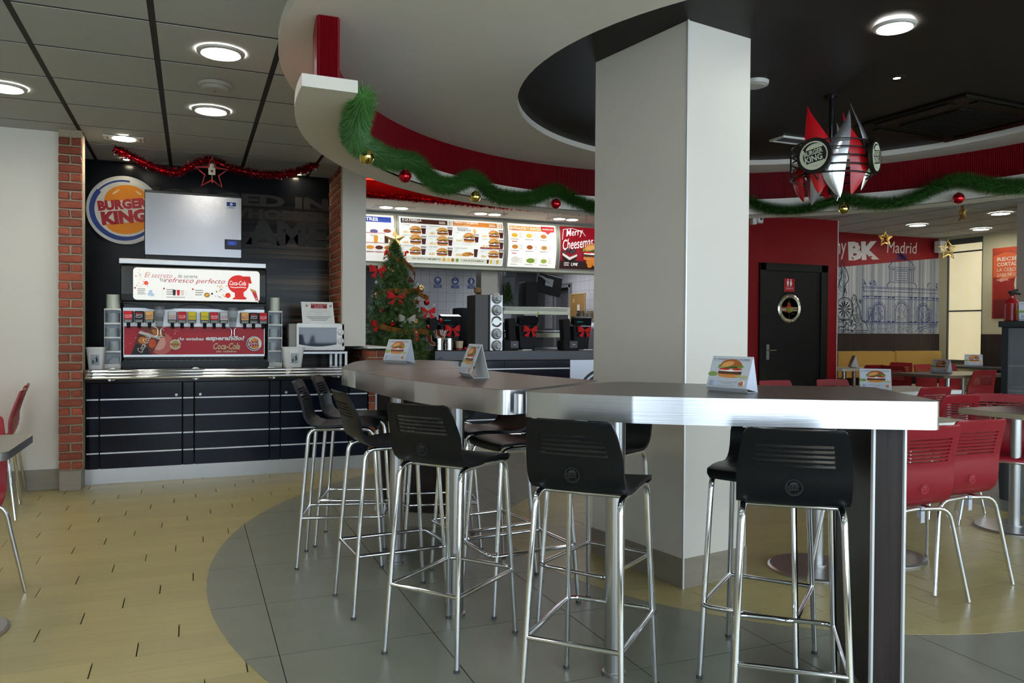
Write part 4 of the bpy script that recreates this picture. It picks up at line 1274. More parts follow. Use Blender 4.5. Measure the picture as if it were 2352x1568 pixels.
def smooth(pts, k=4):
    P = [Vector(p) for p in pts]; out = []
    for i in range(len(P)-1):
        p0, p1, p2, p3 = P[max(i-1, 0)], P[i], P[i+1], P[min(i+2, len(P)-1)]
        for j in range(k):
            t = j/k
            out.append(.5*((2*p1)+(p2-p0)*t+(2*p0-5*p1+4*p2-p3)*t*t+(3*p1-p0-3*p2+p3)*t**3))
    out.append(P[-1]); return out
tp = [(-.64, 7.78, 2.93), (-.51, 7.78, 2.87), (-.37, 7.78, 2.81), (-.26, 7.78, 2.77), (-.13, 7.78, 2.755), (0, 7.78, 2.83), (.14, 7.78, 2.90), (.3, 7.78, 2.85), (.45, 7.78, 2.815), (.61, 7.78, 2.805), (.77, 7.78, 2.81), (.93, 7.78, 2.85), (1.03, 7.78, 2.89), (1.12, 7.78, 2.94)]
tinsel('red_tinsel', smooth(tp), .055, 1700, redfoil, 'red foil leaf garland swagged under the tile ceiling before the dark mural', 'garland', wid=.036)
t = thing('star_ornament', 'open red star frame hanging from the red garland over the ice maker', 'ornament', (.17, 7.75, 2.62))
sp = [(.145*cos(pi/2+i*4*pi/5), 0, .145+.145*sin(pi/2+i*4*pi/5)) for i in range(5)]
out = []
for i in range(10):
    r = .15 if i % 2 == 0 else .062
    out.append((r*cos(pi/2+i*pi/5), 0, .15+r*sin(pi/2+i*pi/5)))
MB().tube(out, .008, 6, closed=True).build('star_frame', mat('red_lacquer', '#b01a20', .35), t)
m = MB(); m.prism([(-.030, -.006), (.030, -.006), (.022, .006), (-.022, .006)], .135, .20); m.lathe([(0, .195), (.02, .2), (.024, .215), (.018, .235), (0, .24)], seg=14); m.build('angel', mat('angel_white', '#d6cfbc', .6), t)
a = Art((-.012, -.0065, .15), XP, ZP); a.ell(.007, .02, .008, .008, '#7a1a1c', n=10); a.ell(.017, .02, .008, .008, '#7a1a1c', n=10); a.poly([(0, .018), (.024, .018), (.012, .002)], '#7a1a1c'); a.build(t, 'heart', world=False)
MB().tube([(0, 0, .135), (.003, 0, .06)], .004, 5).tube([(0, 0, .24), (0, 0, .30)], .002, 4).build('string', mat('twine', '#a88a4a', .7), t)

# ---------------------------------------------------------------- serving counter
t = thing('serving_counter', 'long dark serving counter with silver stripes and a steel crest panel', 'counter', (4.2, 8.85, 0))
cw = lambda mb, name, m, bevel=0: mb.build(name, m, t, bevel=bevel, world=True)
cw(MB().box(2.56, 8.56, .12, 6.25, 9.25, .99), 'body', mat('counter_side', '#2a2220', .5))
cw(MB().box(2.54, 8.50, .99, 6.2, 9.3, 1.097), 'worktop', mat('slate_top', '#3a3d46', .35, noise=((70, 70, 70), .15)), .004)
cw(MB().box(2.56, 8.58, 0, 6.2, 8.62, .12), 'kickplate', steel)
zs = [.125, .296, .443, .59, .745, .885, .985]
for i in range(6):
    for x0, x1 in ((2.565, 3.40), (3.405, 4.255)): cw(MB().box(x0, 8.53, zs[i]+.007, x1, 8.56, zs[i+1]-.007), 'panel', navy)
for z in zs[1:6]: cw(MB().box(2.565, 8.527, z-.007, 4.255, 8.56, z+.007), 'strip', alu_w)
sp_ = cw(MB().box(4.26, 8.525, .125, 5.2, 8.56, .985), 'steel_panel', mat('bright_panel', '#b9bcc4', .3, .5))
a = Art((4.26, 8.525, .125), XP, ZP)
for r in (.40, .34, .27): a.ring(.48, .36, r-.035, r, '#4c4f58', 60, 200, 24)
a.build(sp_, 'crest_lines')

# ---------------------------------------------------------------- soffit over the counter with lit red fascia
structure('ceiling_counter_soffit', MB().box(1.60, 8.02, 2.68, 6.3, 9.9, 2.72), cream)
structure('ceiling_bulkhead', MB().box(1.60, 6.2, 2.89, 6.3, 8.5, 2.935), cream)
m = MB(); vs = []
for i in range(2001):
    x = 1.605+i*.0022; y = 8.0+(.004 if i % 4 in (0, 1) else -.004); vs += [(x, y, 2.70), (x, y, 2.885)]
m.add(vs, [(2*i, 2*i+2, 2*i+3, 2*i+1) for i in range(2000)]); m.box(1.605, 8.005, 2.69, 6.2, 8.02, 2.89)
structure('wall_red_fascia', m, redcorr)
t = thing('led_strip', 'glowing red light strip along the top of the corrugated fascia over the menus', 'light', (3.5, 7.93, 2.862))
MB().box(-1.88, -.012, .008, 2.6, .012, .022).build('channel', whitepl, t); MB().box(-1.88, -.008, 0, 2.6, .008, .008).build('light_tube', ledred, t)
tinsel('red_tinsel', [(1.62, 7.965, 2.72), (2.4, 7.955, 2.70), (3.1, 7.965, 2.695), (3.9, 7.96, 2.695), (4.9, 7.965, 2.69)], .05, 1500, redfoil, 'red foil garland along the lower edge of the glowing fascia above the menus', 'garland', wid=.028, seed=5)
for k, x in enumerate((2.05, 3.15, 4.15)):
    t = thing('twin_downlight', ['twin downlight in the counter soffit above the tree', 'twin downlight in the counter soffit above the large burger menu', 'twin downlight in the counter soffit above the red poster'][k], 'lamp', (x, 8.45, 2.672), 0, 'twin downlights over the counter')
    MB().box(-.22, -.09, 0, .22, .09, .008).build('lamp_frame', mat('soffit_frame', '#cfcabc', .5), t)
    for dx in (-.085, .085): MB().lathe([(0, -.002), (.066, -.002), (.07, 0)], (dx, 0, 0), 24).build('diffuser', mat('counter_diffuser', '#ffffff', emit=26, ecol=(1, .96, .88)), t)
for x, z, sl in ((3.18, 2.62, 'over the wide burger menu'), (4.2, 2.62, 'nearest the red poster'), (3.72, 2.60, 'over the white snacks menu')):
    m = MB(); m.tube([(x+.028*cos(pi/2+i*4*pi/5), 8.02, z+.028*sin(pi/2+i*4*pi/5)) for i in range(5)], .0025, 5, closed=True); m.tube([(x, 8.02, z+.028), (x, 8.02, 2.69)], .0012, 4)
    m.solo('hanging_star', mat('silver_wire', '#8d8a86', .3, .8), 'tiny silver star outline under the red garland, ' + sl, 'ornament', 'tiny silver stars over the counter')

# ---------------------------------------------------------------- lit menu boards
MY, MZ0, MZ1 = 8.72, 2.085, 2.655
mframe = mat('menu_frame_grey', '#9a9a8c', .4)
def bulge(z): return .05*(1-((z-(MZ0+MZ1)/2)/((MZ1-MZ0)/2))**2)
def menu(x0, x1, lab):
    t = thing('menu_board', lab, 'menu board', ((x0+x1)/2, MY+.1, MZ0-.025), 0)
    n = 10
    prof = [(MY-bulge(MZ0+(MZ1-MZ0)*i/n)+.01, MZ0+(MZ1-MZ0)*i/n) for i in range(n+1)]
    m = MB(); m.extr([(x0+.004, y, z) for y, z in prof]+[(x0+.004, MY+.22, MZ1), (x0+.004, MY+.22, MZ0)], (x1-x0-.008, 0, 0)); m.build('light_box', mframe, t, world=True)
    MB().box(x0+.002, MY-.012, MZ0-.028, x1-.002, MY+.2, MZ0).build('lower_rail', mat('menu_rail', '#b5b6a4', .45), t, world=True)
    for x in (x0+.002, x1-.022):
        m = MB(); m.extr([(x, y-.006, z) for y, z in prof]+[(x, MY+.05, MZ1), (x, MY+.05, MZ0)], (.02, 0, 0)); m.build('side_frame', mframe, t, world=True)
    return t
def sub_rect(a, x, y, w, h, col, n=6):
    for i in range(n): a.rect(x, y+h*i/n, w, h/n, col); a.k -= 1
    a.k += 1
def menu_art(x0, x1, bg='#f4f4ee', em=0.74):
    H = MZ1-MZ0-.05
    a = Art((x0+.03, MY+.006, MZ0+.022), XP, ZP, emit=em, off=.003, step=.0007, warp=lambda x, y: bulge(MZ0+.022+y))
    a.W, a.H = x1-x0-.06, H
    sub_rect(a, 0, 0, a.W, H, bg, 24)
    return a
FR = '#d8a83c'
def meal(a, x, y, w, kind=0):
    k0 = a.k; a.hold = True
    for k in range(7): a.line([(x+w*.02+k*w*.035, y+.006), (x+w*.05+k*w*.035+random.uniform(-.01, .01), y+.03+random.uniform(-.008, .01))], .006, random.choice([FR, '#e4bc58', '#c08a28']))
    a.hold = False
    a.poly([(x+w*.80, y+.004), (x+w*.93, y+.004), (x+w*.97, y+.098), (x+w*.76, y+.098)], '#4a1c1a'); a.rect(x+w*.78, y+.07, w*.18, .02, '#c9c4c0')
    a.burger(x+w*.54, y+.004, w*.46, 1.0 if kind == 0 else 1.25, bun=random.choice(['#c98a44', '#d29a54', '#be7a36']), leaf=random.choice(['#7d9a3a', '#6c8f2e']))
    a.k = k0
# desserts (mostly behind pilaster and tree)
t = menu(1.45, 2.14, 'lit dessert menu panel half hidden behind pilaster and christmas tree')
a = menu_art(1.45, 2.14); a.rect(.04, a.H-.085, a.W-.07, .062, '#1c3f9e'); a.text('POSTRES', .20, a.H-.072, .04, '#f2f2f2', w=.25, bold=.03)
for x, y, c in ((.40, .33, '#6a5a8a'), (.55, .34, '#8a4a3a'), (.36, .15, '#d8983a'), (.46, .15, '#5a2a1c'), (.56, .15, '#b8742a')): a.ell(x, y, .045, .022, c); a.lines(x-.04, y-.06, .08, .02, 2, '#a0a0a0')
for x, c in ((.42, '#d89a30'), (.54, '#4a2a20')): a.poly([(x-.02, .20), (x+.02, .20), (x+.025, .28), (x-.025, .28)], c)
for y in (.30, .19, .09): a.lines(.28, y, .25, .018, 1, '#b06a6a')
for x in (.46, .58): a.text('2,45 €', x, .24, .014, '#555555')
a.build(t, 'printed_panel')
# big burger menu
t = menu(2.14, 3.47, 'wide lit burger menu panel with dark and orange headings, behind the tree tip')
a = menu_art(2.14, 3.47, '#eef1ec')
W2 = a.W/2
a.rect(.02, a.H-.075, W2-.025, .055, '#43281f'); a.rect(.02, a.H-.075, .04, .055, '#2f3338'); a.text('A LA PARRILLA', .035, a.H-.050, .028, '#ece8e0', w=.23, bold=.03); a.text('100% CARNE DE VACUNO', .035, a.H-.069, .012, '#d0c8c0', w=.19)
a.rect(W2+.005, a.H-.075, W2-.02, .055, '#c87a28'); a.text('TIERNO Y CRUJIENTE', W2+.015, a.H-.050, .028, '#f6ead8', w=.30, bold=.03); a.text('100% PECHUGA DE POLLO', W2+.015, a.H-.069, .012, '#f0dcc0', w=.20)
for xx in (W2-.065, a.W-.085):
    for k in range(3):
        for q in range(2): a.rect(xx+q*.03, a.H-.072+k*.0175, .026, .014, '#e8e2d8')
    a.lines(xx-.10, a.H-.068, .085, .035, 2, '#e6dccd')
names = [['1 WHOPPER', '2 DOBLE WHOPPER', '3 CHEESEBURGER'], ['5 STEAKHOUSE', '6 STEAKHOUSE DOBLE', '7 BIG KING'], ['8 CHICKEN TENDERCRISP', '', '9 KING NUGGETS'], ['10 LONG CHICKEN', '11 GRILLED CHICKEN', '12 BBQ BURGER']]
a.k += 1; KB = a.k
cwid = a.W/4; rh = (a.H-.075-.09)/3
for c in range(4):
    for r in range(3):
        a.k = KB
        if not names[c][r]: continue
        x, y = .012+c*cwid, .085+(2-r)*rh
        if c == 2 and r == 0:
            a.text('8 CHICKEN', x+.04, y+rh-.03, .02, '#3a3632', bold=.02); a.text('TENDERCRISP', x+.04, y+rh-.055, .022, '#3a3632', bold=.02, w=.17); a.text('9,25 €', x+.02, y+rh-.085, .013, '#6a6a6a')
            meal(a, x+.02, y-rh*.55, cwid*.92, 1); a.ell(x+.25, y+rh-.05, .02, .03, '#e0a050'); continue
        if c == 2 and r == 1: continue
        a.text(names[c][r], x+.008, y+rh-.026, .014, '#4a4540', w=min(.17, .011*len(names[c][r]))); a.text('6,75 €', x+.012, y+rh-.052, .012, '#707070')
        if c == 2:
            for k in range(9): a.ell(x+.12+.018*(k % 5)*1.4, y+.02+.012*(k//3), .022, .013, random.choice(['#b8782c', '#a86820', '#c88a3c']), n=10)
            for k in range(7): a.line([(x+.02+k*.011, y+.006), (x+.03+k*.011, y+.035)], .006, FR)
            a.poly([(x+.245, y+.004), (x+.28, y+.004), (x+.288, y+.095), (x+.237, y+.095)], '#4a1c1a')
        else: meal(a, x+.015, y, cwid*.92, r % 2)
a.k = KB
a.rect(3*cwid+.01, .085+rh-.012, cwid-.03, .016, '#7a2028')
a.rect(.02, .012, a.W-.04, .062, '#dfe0cf'); a.text('UNO DE ESTOS COMPLEMENTOS', .15, .035, .022, '#3a3a30', w=.34, bold=.02); a.text('+ UNA DE ESTAS BEBIDAS', .74, .035, .022, '#3a3a30', w=.28, bold=.02)
for x, c in ((.53, FR), (.585, '#e8c860'), (.635, '#b06a3a'), (.69, '#6f9a34')): a.ell(x, .045, .018, .02, c)
for x, c in ((1.07, '#3a1a14'), (1.11, '#d8b838'), (1.15, '#d8dcd8'), (1.19, '#c8a030')): a.poly([(x-.01, .02), (x+.01, .02), (x+.014, .065), (x-.014, .065)], c)
a.build(t, 'printed_panel')
# starters
t = menu(3.47, 4.165, 'lit white starters and snacks menu panel with red corner badge')
a = menu_art(3.47, 4.165, '#fbfaf4', 0.84)
a.rect(.02, a.H-.085, a.W-.04, .055, '#e4a040'); a.text('ENTRANTES Y SNACKS', .03, a.H-.075, .036, '#fff6e4', w=.40, bold=.03)
a.poly([(.435, a.H-.02), (.615, a.H-.02), (.605, a.H-.085), (.56, a.H-.09), (.52, a.H-.12), (.49, a.H-.09), (.445, a.H-.085)], '#c4252a'); a.text('SALSAS 0,50', .455, a.H-.065, .022, '#f6e6e0', w=.14, bold=.02)
for y, row in ((.355, ('#e8b838', '#efc850', '#c07a28')), (.215, ('#c8842c', '#a85a24', '#c88a48')), (.055, ('#e9e4da', '#8aa03a', '#9cb048'))):
    for k, c in enumerate(row):
        x = .08+k*.19; a.ell(x, y+.02, .04, .026, c); a.lines(x-.055, y-.035, .11, .014, 1, '#8a7a70')
        for q in range(3): a.rect(x+.055, y-.005+q*.022, .045, .007, '#c9b8b0')
for y, wd in ((.43, .10), (.29, .07), (.15, .06)): a.rect(.03, y, wd, .010, '#c8504a')
a.ell(.285, .075, .05, .03, '#7d9a34'); a.ell(.08, .08, .055, .04, '#e2ddd4')
a.build(t, 'printed_panel')
# christmas poster
t = menu(4.165, 5.10, 'lit red christmas menu poster with white script, cut by the pale column')
a = menu_art(4.165, 5.10, '#8a0f1e', 0.85)
for k in range(8): a.rect(.1*k, .15, .003, a.H-.15, '#6e0a16')
sub_rect(a, 0, 0, a.W, .10, '#2e1c18', 3)
a.text('Merry', .08, a.H-.155, .115, '#f2f0ee', w=.25, shear=.45, rot=9, bold=.005); a.text('Cheesemas', .03, a.H-.30, .13, '#f2f0ee', w=.43, shear=.45, rot=9, bold=.005)
a.line([(.02, a.H-.17), (.04, a.H-.04), (.16, a.H-.02), (.30, a.H-.05), (.34, a.H-.11)], .006, '#f2f0ee')
a.hold = True
for k in range(16): a.ell(random.random()*.55, .18+random.random()*.33, .005, .005, '#e8d8d8', n=6)
a.hold = False
a.text('EL SABOR', .40, a.H-.30, .022, '#f0e0e0', w=.11, bold=.03); a.lines(.42, a.H-.35, .13, .035, 3, '#d8a8a8')
a.poly([(.02, .16), (.12, .10), (.22, .15), (.20, .10), (.11, .06), (.03, .11)], '#1b1412'); a.poly([(.02, .19), (.12, .14), (.22, .18), (.22, .155), (.12, .105), (.02, .16)], '#d8d4ce'); 
for x, y in ((.05, .20), (.10, .23), (.14, .20), (.17, .22)): a.ell(x, y, .035, .018, '#201a1a'); a.ell(x, y, .022, .010, '#4a4646')
a.burger(.43, .12, .27, 1.15, bun='#c07a38'); 
for x, y in ((.38, .09), (.43, .10), (.40, .05), (.47, .07), (.52, .10)): a.ell(x, y, .036, .03, '#c8782c')
a.text('1,99€', .14, .03, .045, '#f4ecec', w=.09, bold=.03); a.lines(.04, .03, .08, .05, 3, '#d8d0d0')
a.build(t, 'printed_panel')

# ---------------------------------------------------------------- kitchen shell with wall tiles
wtile = mat('white_wall_tile', '#b9b8bd', .22, rnd=.03)
kg = mat('tile_joint', '#6d6c70', .8)
kb = structure('wall_kitchen', MB().box(1.8, 11.6, 0, 5.2, 11.7, 2.4), kg)
ks = structure('wall_kitchen_side', MB().box(5.2, 9.4, 0, 5.3, 10.45, 2.4).box(5.2, 10.95, 0, 5.3, 11.6, 2.4).box(5.2, 10.45, 2.0, 5.3, 10.95, 2.4), kg)
structure('ceiling_kitchen', MB().box(1.8, 8.94, 2.30, 6.2, 11.7, 2.34), mat('kitchen_ceiling', '#8f8e8c', .7))
structure('wall_kitchen_end', MB().box(1.62, 9.0, 0, 1.80, 11.7, 2.9), kg)
tb = MB(); tb.box(-.0665, -.006, -.0665, .0665, 0, .0665); tbm = tb.mesh('wall_tile', wtile)
for i in range(13):
    for j in range(7):
        o = bpy.data.objects.new('wall_tile', tbm); COL.objects.link(o); o.parent = kb; o.location = (3.035+.136*i, 11.6, 1.44+.136*j)
for i in range(14):
    y = 9.47+.136*i
    for j in range(7):
        z = 1.44+.136*j
        if 10.39 < y < 11.0 and z < 2.06: continue
        o = bpy.data.objects.new('wall_tile', tbm); COL.objects.link(o); o.parent = ks; o.location = (5.2, y, z); o.rotation_euler = (0, 0, -pi/2)
d = structure('door_1', MB().box(5.19, 10.43, 0, 5.215, 10.47, 2.03).box(5.19, 10.93, 0, 5.215, 10.97, 2.03).box(5.19, 10.43, 1.99, 5.215, 10.97, 2.03), mat('door_frame_grey', '#8d8d92', .5))
MB().box(5.30, 10.45, 0, 5.34, 10.95, 2.0).build('leaf', mat('door_grey', '#6e6d72', .6), d)
# blue duty signs
for k, (x, lab) in enumerate(((3.506, 'blue round duty sign with face mask on the white kitchen tiles'), (3.787, 'blue round duty sign with goggles on the white kitchen tiles'), (4.052, 'blue round duty sign with glove on the white kitchen tiles'))):
    t = thing('duty_sign', lab, 'sign', (x, 11.59, 1.99), 0, 'blue duty signs in the kitchen')
    MB().lathe([(.058, -.003), (.058, .004)], (0, 0, .115), 28, axis='Y').build('round_plate', mat('sign_blue', '#1d3f8c', .4), t)
    MB().box(-.062, -.004, 0, .062, .004, .05).build('word_plate', mat('sign_blue', '#1d3f8c', .4), t)
    a = Art((-.062, -.004, 0), XP, ZP)
    a.text('USO OBLIGATORIO', .062, .028, .011, '#d8dcea', w=.1, align='c'); a.text(['DE MASCARILLA', 'DE GAFAS', 'DE GUANTES'][k], .062, .010, .011, '#d8dcea', w=[.09, .055, .07][k], align='c')
    if k == 0: a.ell(.062, .118, .03, .036, '#dfe4f0'); a.poly([(.038, .10), (.062, .075), (.086, .10), (.08, .118), (.044, .118)], '#1d3f8c'); a.poly([(.05, .1), (.062, .085), (.074, .1), (.07, .112), (.054, .112)], '#dfe4f0')
    if k == 1: a.ell(.062, .115, .032, .036, '#dfe4f0'); a.rect(.032, .118, .06, .022, '#1d3f8c'); a.ell(.05, .114, .010, .008, '#dfe4f0'); a.ell(.074, .114, .010, .008, '#dfe4f0')
    if k == 2: a.poly([(.045, .08), (.075, .075), (.08, .11), (.09, .125), (.078, .13), (.074, .15), (.05, .155), (.045, .12)], '#dfe4f0')
    a.build(t, 'pictogram', world=False)
# steel post, monitor, cupboard unit, small equipment
MB().box(3.40, 9.35, 1.097, 3.63, 9.55, 2.30).solo('steel_pillar', mat('pillar_beige', '#a49a8c', .4, .3), 'beige metal pillar behind the cup dispenser, up to the menus', 'pillar', bevel=.004)
t = thing('kitchen_monitor', 'black monitor hanging tilted from a bracket, seen from behind', 'monitor', (4.42, 9.5, 1.78))
m = MB(); m.rbox((0, 0, .17), (.36, .05, .27), ry=.2, rx=-.15); m.build('housing', blackmatt, t, bevel=.008)
MB().rbox((-.02, -.045, .20), (.11, .03, .10), ry=.2).build('mount_plate', mat('mount_grey', '#8d8e92', .4), t)
MB().tube([(-.02, -.06, .20), (-.10, -.05, .26), (-.16, 0, .30), (-.16, .02, .52)], .018, 8).build('arm', mat('mount_grey', '#8d8e92', .4), t)
MB().box(4.06, 9.45, 1.66, 4.24, 9.70, 1.98).solo('black_box', blackmatt, 'black wall box left of the tilted kitchen monitor', 'box', bevel=.005)
MB().box(4.06, 9.5, 1.45, 4.26, 9.68, 1.66).solo('white_cabinet', whitepl, 'white unit under the black box behind the food warmer', 'cabinet', bevel=.004)
m = MB(); m.box(3.80, 9.62, 1.66, 3.98, 9.72, 2.3); m.box(3.80, 9.5, 2.05, 3.95, 9.6, 2.14); m.solo('equipment_bracket', darkgrey, 'dark grey bracket and pipes between pillar and black box', 'bracket')
# cup dispenser column on the counter
t = thing('cup_dispenser', 'upright stainless cup dispenser column on the serving counter, five cup sleeves', 'dispenser', (3.245, 8.75, 1.097))
MB().box(-.17, -.10, 0, .0, .2, .66).box(.0, -.12, 0, .17, .2, .665).build('casing', mat('dispenser_grey', '#4f4d4a', .4, .2, spec=.3), t, bevel=.004)
MB().box(.012, -.124, .005, .165, -.118, .658).build('front', steel, t)
for i, z in enumerate((.03, .17, .315, .45, .59)):
    rg = MB().lathe([(.045, 0), (.066, -.008), (.066, .004), (.045, .004)], (.09, -.124, z+.03), 24, axis='Y', caps=False).build('sleeve_ring', chrome, t)
    if i != 2: MB().lathe([(0, -.10), (.030, -.10), (.033, -.09), (.042, .01)], (.09, -.124, z+.03), 20, axis='Y').build('paper_cup', cupwhite, rg)
# three tills
def till(x, lab, bow_lab, k):
    t = thing('cash_register', lab, 'till', (x, 8.82, 1.097), 0, 'black tills on the serving counter')
    m = MB(); m.extr([(-.095, -.06, .02), (.105, -.06, .02), (.115, -.10, .30), (-.125, -.10, .30)], (0, .16, 0)); m.build('body', mat('till_grey', '#1d1d21', .45), t, bevel=.005)
    MB().rbox((0, -.06, .365), (.25, .10, .10), rx=.25).build('customer_display', blackgloss, t, bevel=.006)
    a = Art((-.105, -.114, .335), XP, (0, .25, .97), emit=.9); a.text('BIENVENIDO A', .012, .035, .012, '#3fb8b0', w=.09); a.text('BURGER KING', .02, .016, .012, '#3fb8b0', w=.08)
    if k != 1: a.build(t, 'screen_text', world=False)
    MB().rbox((-.19, .02, .24), (.10, .12, .30), ry=-.08).build('operator_screen', blackmatt, t, bevel=.008)
    MB().box(-.07, -.08, 0, .09, .10, .03).build('stand', blackmatt, t)
    # bow
    b_ = thing('ribbon_bow', bow_lab, 'bow', (x+.012, 8.695, 1.255), 0, 'red velvet bows on the tills')
    bow(b_, .095)
def bow(parent, s, mt=None):
    """two loops, two tails and a knot"""
    mt = mt or redvelvet
    for sg in (-1, 1):
        m = MB(); m.sheet([[(sg*x*s, y*s, (zc-hh)*s), (sg*x*s, y*s, (zc+hh)*s)] for x, y, zc, hh in ((.06, -.06, .95, .07), (.45, -.28, 1.06, .30), (.80, -.20, 1.12, .38), (.98, 0, 1.14, .40), (.75, .16, 1.08, .34), (.40, .18, 1.0, .22), (.05, .06, .95, .08))], t=.003); m.build('loop', mt, parent)
        m = MB(); m.sheet([[(sg*a_*s, y*s, z0*s), (sg*b_*s, y*s, z1*s)] for a_, b_, y, z0, z1 in ((.02, .14, -.06, .95, .88), (.22, .52, -.18, .48, .58), (.30, .92, -.10, .02, .24))], t=.003); m.build('tail', mt, parent)
    MB().rbox((0, -.012, .95*s), (.24*s, .03, .24*s)).build('knot', mt, parent, bevel=.006)
till(2.80, 'black till left on the counter behind the straw holders, teal display text', 'red velvet bow on the till behind the straw holders', 0)
till(3.79, 'black till beside the cup dispenser with mirror-bright display', 'red velvet bow on the till beside the cup dispenser', 1)
till(4.53, 'black till at the right by the pale column, teal display text', 'red velvet bow on the till by the pale column', 2)
for x, lab in ((3.535, 'small black receipt printer left of the bright till'), (4.325, 'small black receipt printer left of the till by the column')):
    t = thing('receipt_printer', lab, 'printer', (x, 8.72, 1.097), 0, 'receipt printers on the counter')
    MB().box(-.10, -.07, 0, .10, .11, .125).build('casing', blackmatt, t, bevel=.012, seg=2); MB().box(-.01, -.073, .03, .095, -.068, .115).build('front_cover', mat('printer_grey', '#3a3a40', .4), t, bevel=.003)
    MB().box(.03, -.076, .068, .06, -.072, .075).build('badge', whitepl, t)
for x, lab in ((3.70, 'loose white papers on the counter before the bright till'), (4.52, 'loose white papers on the counter before the till by the column')):
    MB().rbox((x, 8.62, 1.104), (.14, .09, .008), rz=.2).rbox((x+.03, 8.61, 1.110), (.10, .07, .006), rz=-.2).solo('paper_slips', mat('paper', '#f0efe9', .6), lab, 'papers', 'papers on the serving counter')
# food warmer behind the tills
t = thing('food_warmer', 'stainless heated pass shelf behind the tills', 'food warmer', (4.2, 9.55, 1.0))
m = MB(); m.box(-.48, -.10, .635, .52, .25, .655); m.box(-.46, -.11, .55, .50, -.08, .635); m.build('hood', mat('warmer_steel', '#b5b39c', .35, .4), t, bevel=.004)
MB().box(-.45, -.13, .60, .46, -.11, .645).build('light_cover', mat('warm_lamp_cover', '#d9d8c4', .4), t, bevel=.004)
MB().box(-.44, -.10, .33, .52, .3, .34).build('tray_shelf', steel, t); MB().box(-.44, -.13, .25, .52, -.11, .31).build('front_rail', mat('warmer_steel', '#b5b39c', .35, .4), t); MB().box(-.44, -.1, .10, .5, .35, .115).build('lower_shelf', steel, t)
for x in (-.47, .50): MB().box(x-.012, -.10, .05, x+.012, -.07, .64).build('leg', steel, t)
MB().box(-.45, .30, .1, .3, .32, .45).build('back_panel', mat('brown_panel', '#3c3028', .5), t)
a = Art((.02, -.112, .56), XP, ZP); a.poly([(0, 0), (.04, 0), (.02, .034)], '#d8c83a'); a.build(t, 'warning_mark', world=False)
# kitchen bench things on the left
MB().box(2.4, 10.2, 0, 3.6, 10.9, 1.30).solo('steel_bench', mat('bench_steel', (.35, .35, .36), .4, 1.0), 'steel kitchen bench behind the left till', 'bench', bevel=.01)
m = MB(); m.lathe([(.12, 0), (.15, .12), (.155, .13)], (3.45, 10.35, 1.5), 20); m.solo('clear_tub', clearpl, 'translucent food tub on the kitchen bench shelf', 'tub')
m = MB(); m.box(2.95, 10.25, 1.30, 3.62, 10.55, 1.49)
m.solo('slot_rack', mat('rack_grey', '#55565a', .4, .6), 'grey slotted kitchen rack under the food tub', 'rack', bevel=.006)
MB().box(3.0, 9.32, 0, 3.38, 9.9, 1.10).solo('kitchen_cabinet', mat('bench_steel', (.35, .35, .36), .4, 1.0), 'steel kitchen cabinet under the grey machine behind the counter', 'cabinet', bevel=.004)
m = MB(); m.box(3.10, 9.35, 1.1, 3.30, 9.6, 1.62); m.box(3.28, 9.3, 1.2, 3.30, 9.34, 1.5); m.solo('coffee_machine', mat('machine_grey', '#3b3c40', .35, .3), 'grey kitchen machine between the left till and the cup dispenser', 'machine', bevel=.01)
m = MB(); m.lathe([(0, 0), (.05, .03), (.045, .08), (0, .09)], seg=12); o = m.solo('bread_bun', mat('bun_brown', '#7a5a30', .7), 'brown bread rolls on top of the cup dispenser column', 'bread'); o.location = (3.16, 8.80, 1.762)
# corkboard
t = thing('cork_board', 'cork notice board on the kitchen side wall under the monitor', 'notice board', (5.18, 10.15, 1.45)); MB().box(-.0, -.22, 0, .02, .22, .42).build('board', mat('cork', '#96703e', .8, noise=((80, 80, 80), .2)), t)
m = MB(); m.box(-.006, -.235, -.015, .02, .235, 0); m.box(-.006, -.235, .42, .02, .235, .435); m.box(-.006, -.235, 0, .02, -.22, .42); m.box(-.006, .22, 0, .02, .235, .42); m.build('board_frame', mat('pale_wood', '#b59a68', .5), t)
a = Art((-.001, .2, .05), (0, -1, 0), ZP); a.rect(.05, .25, .07, .06, '#b89860'); a.rect(.2, .12, .08, .10, '#d8d2c4'); a.build(t, 'notes', world=False)
# jars and pots at right
for k, (x, y, c, lab) in enumerate(((4.82, 9.35, '#6a5a4a', 'brown jar on the shelf left of the steel canister'), (4.95, 9.33, '#b0a090', 'steel canister on the shelf by the pale column'), (4.99, 9.18, '#c8a828', 'yellow canister on the shelf by the pale column'))):
    m = MB(); m.lathe([(.05, 0), (.055, .01), (.055, .13), (.05, .14), (.05, .16), (0, .165)], seg=18); o = m.solo('canister', mat('jar_%d' % k, c, .4), lab, 'canister'); o.location = (x, y, 1.45)
MB().box(4.70, 9.10, 1.40, 5.19, 9.45, 1.45).solo('shelf_board', steel, 'steel shelf with canisters at the right edge of the kitchen opening', 'shelf')

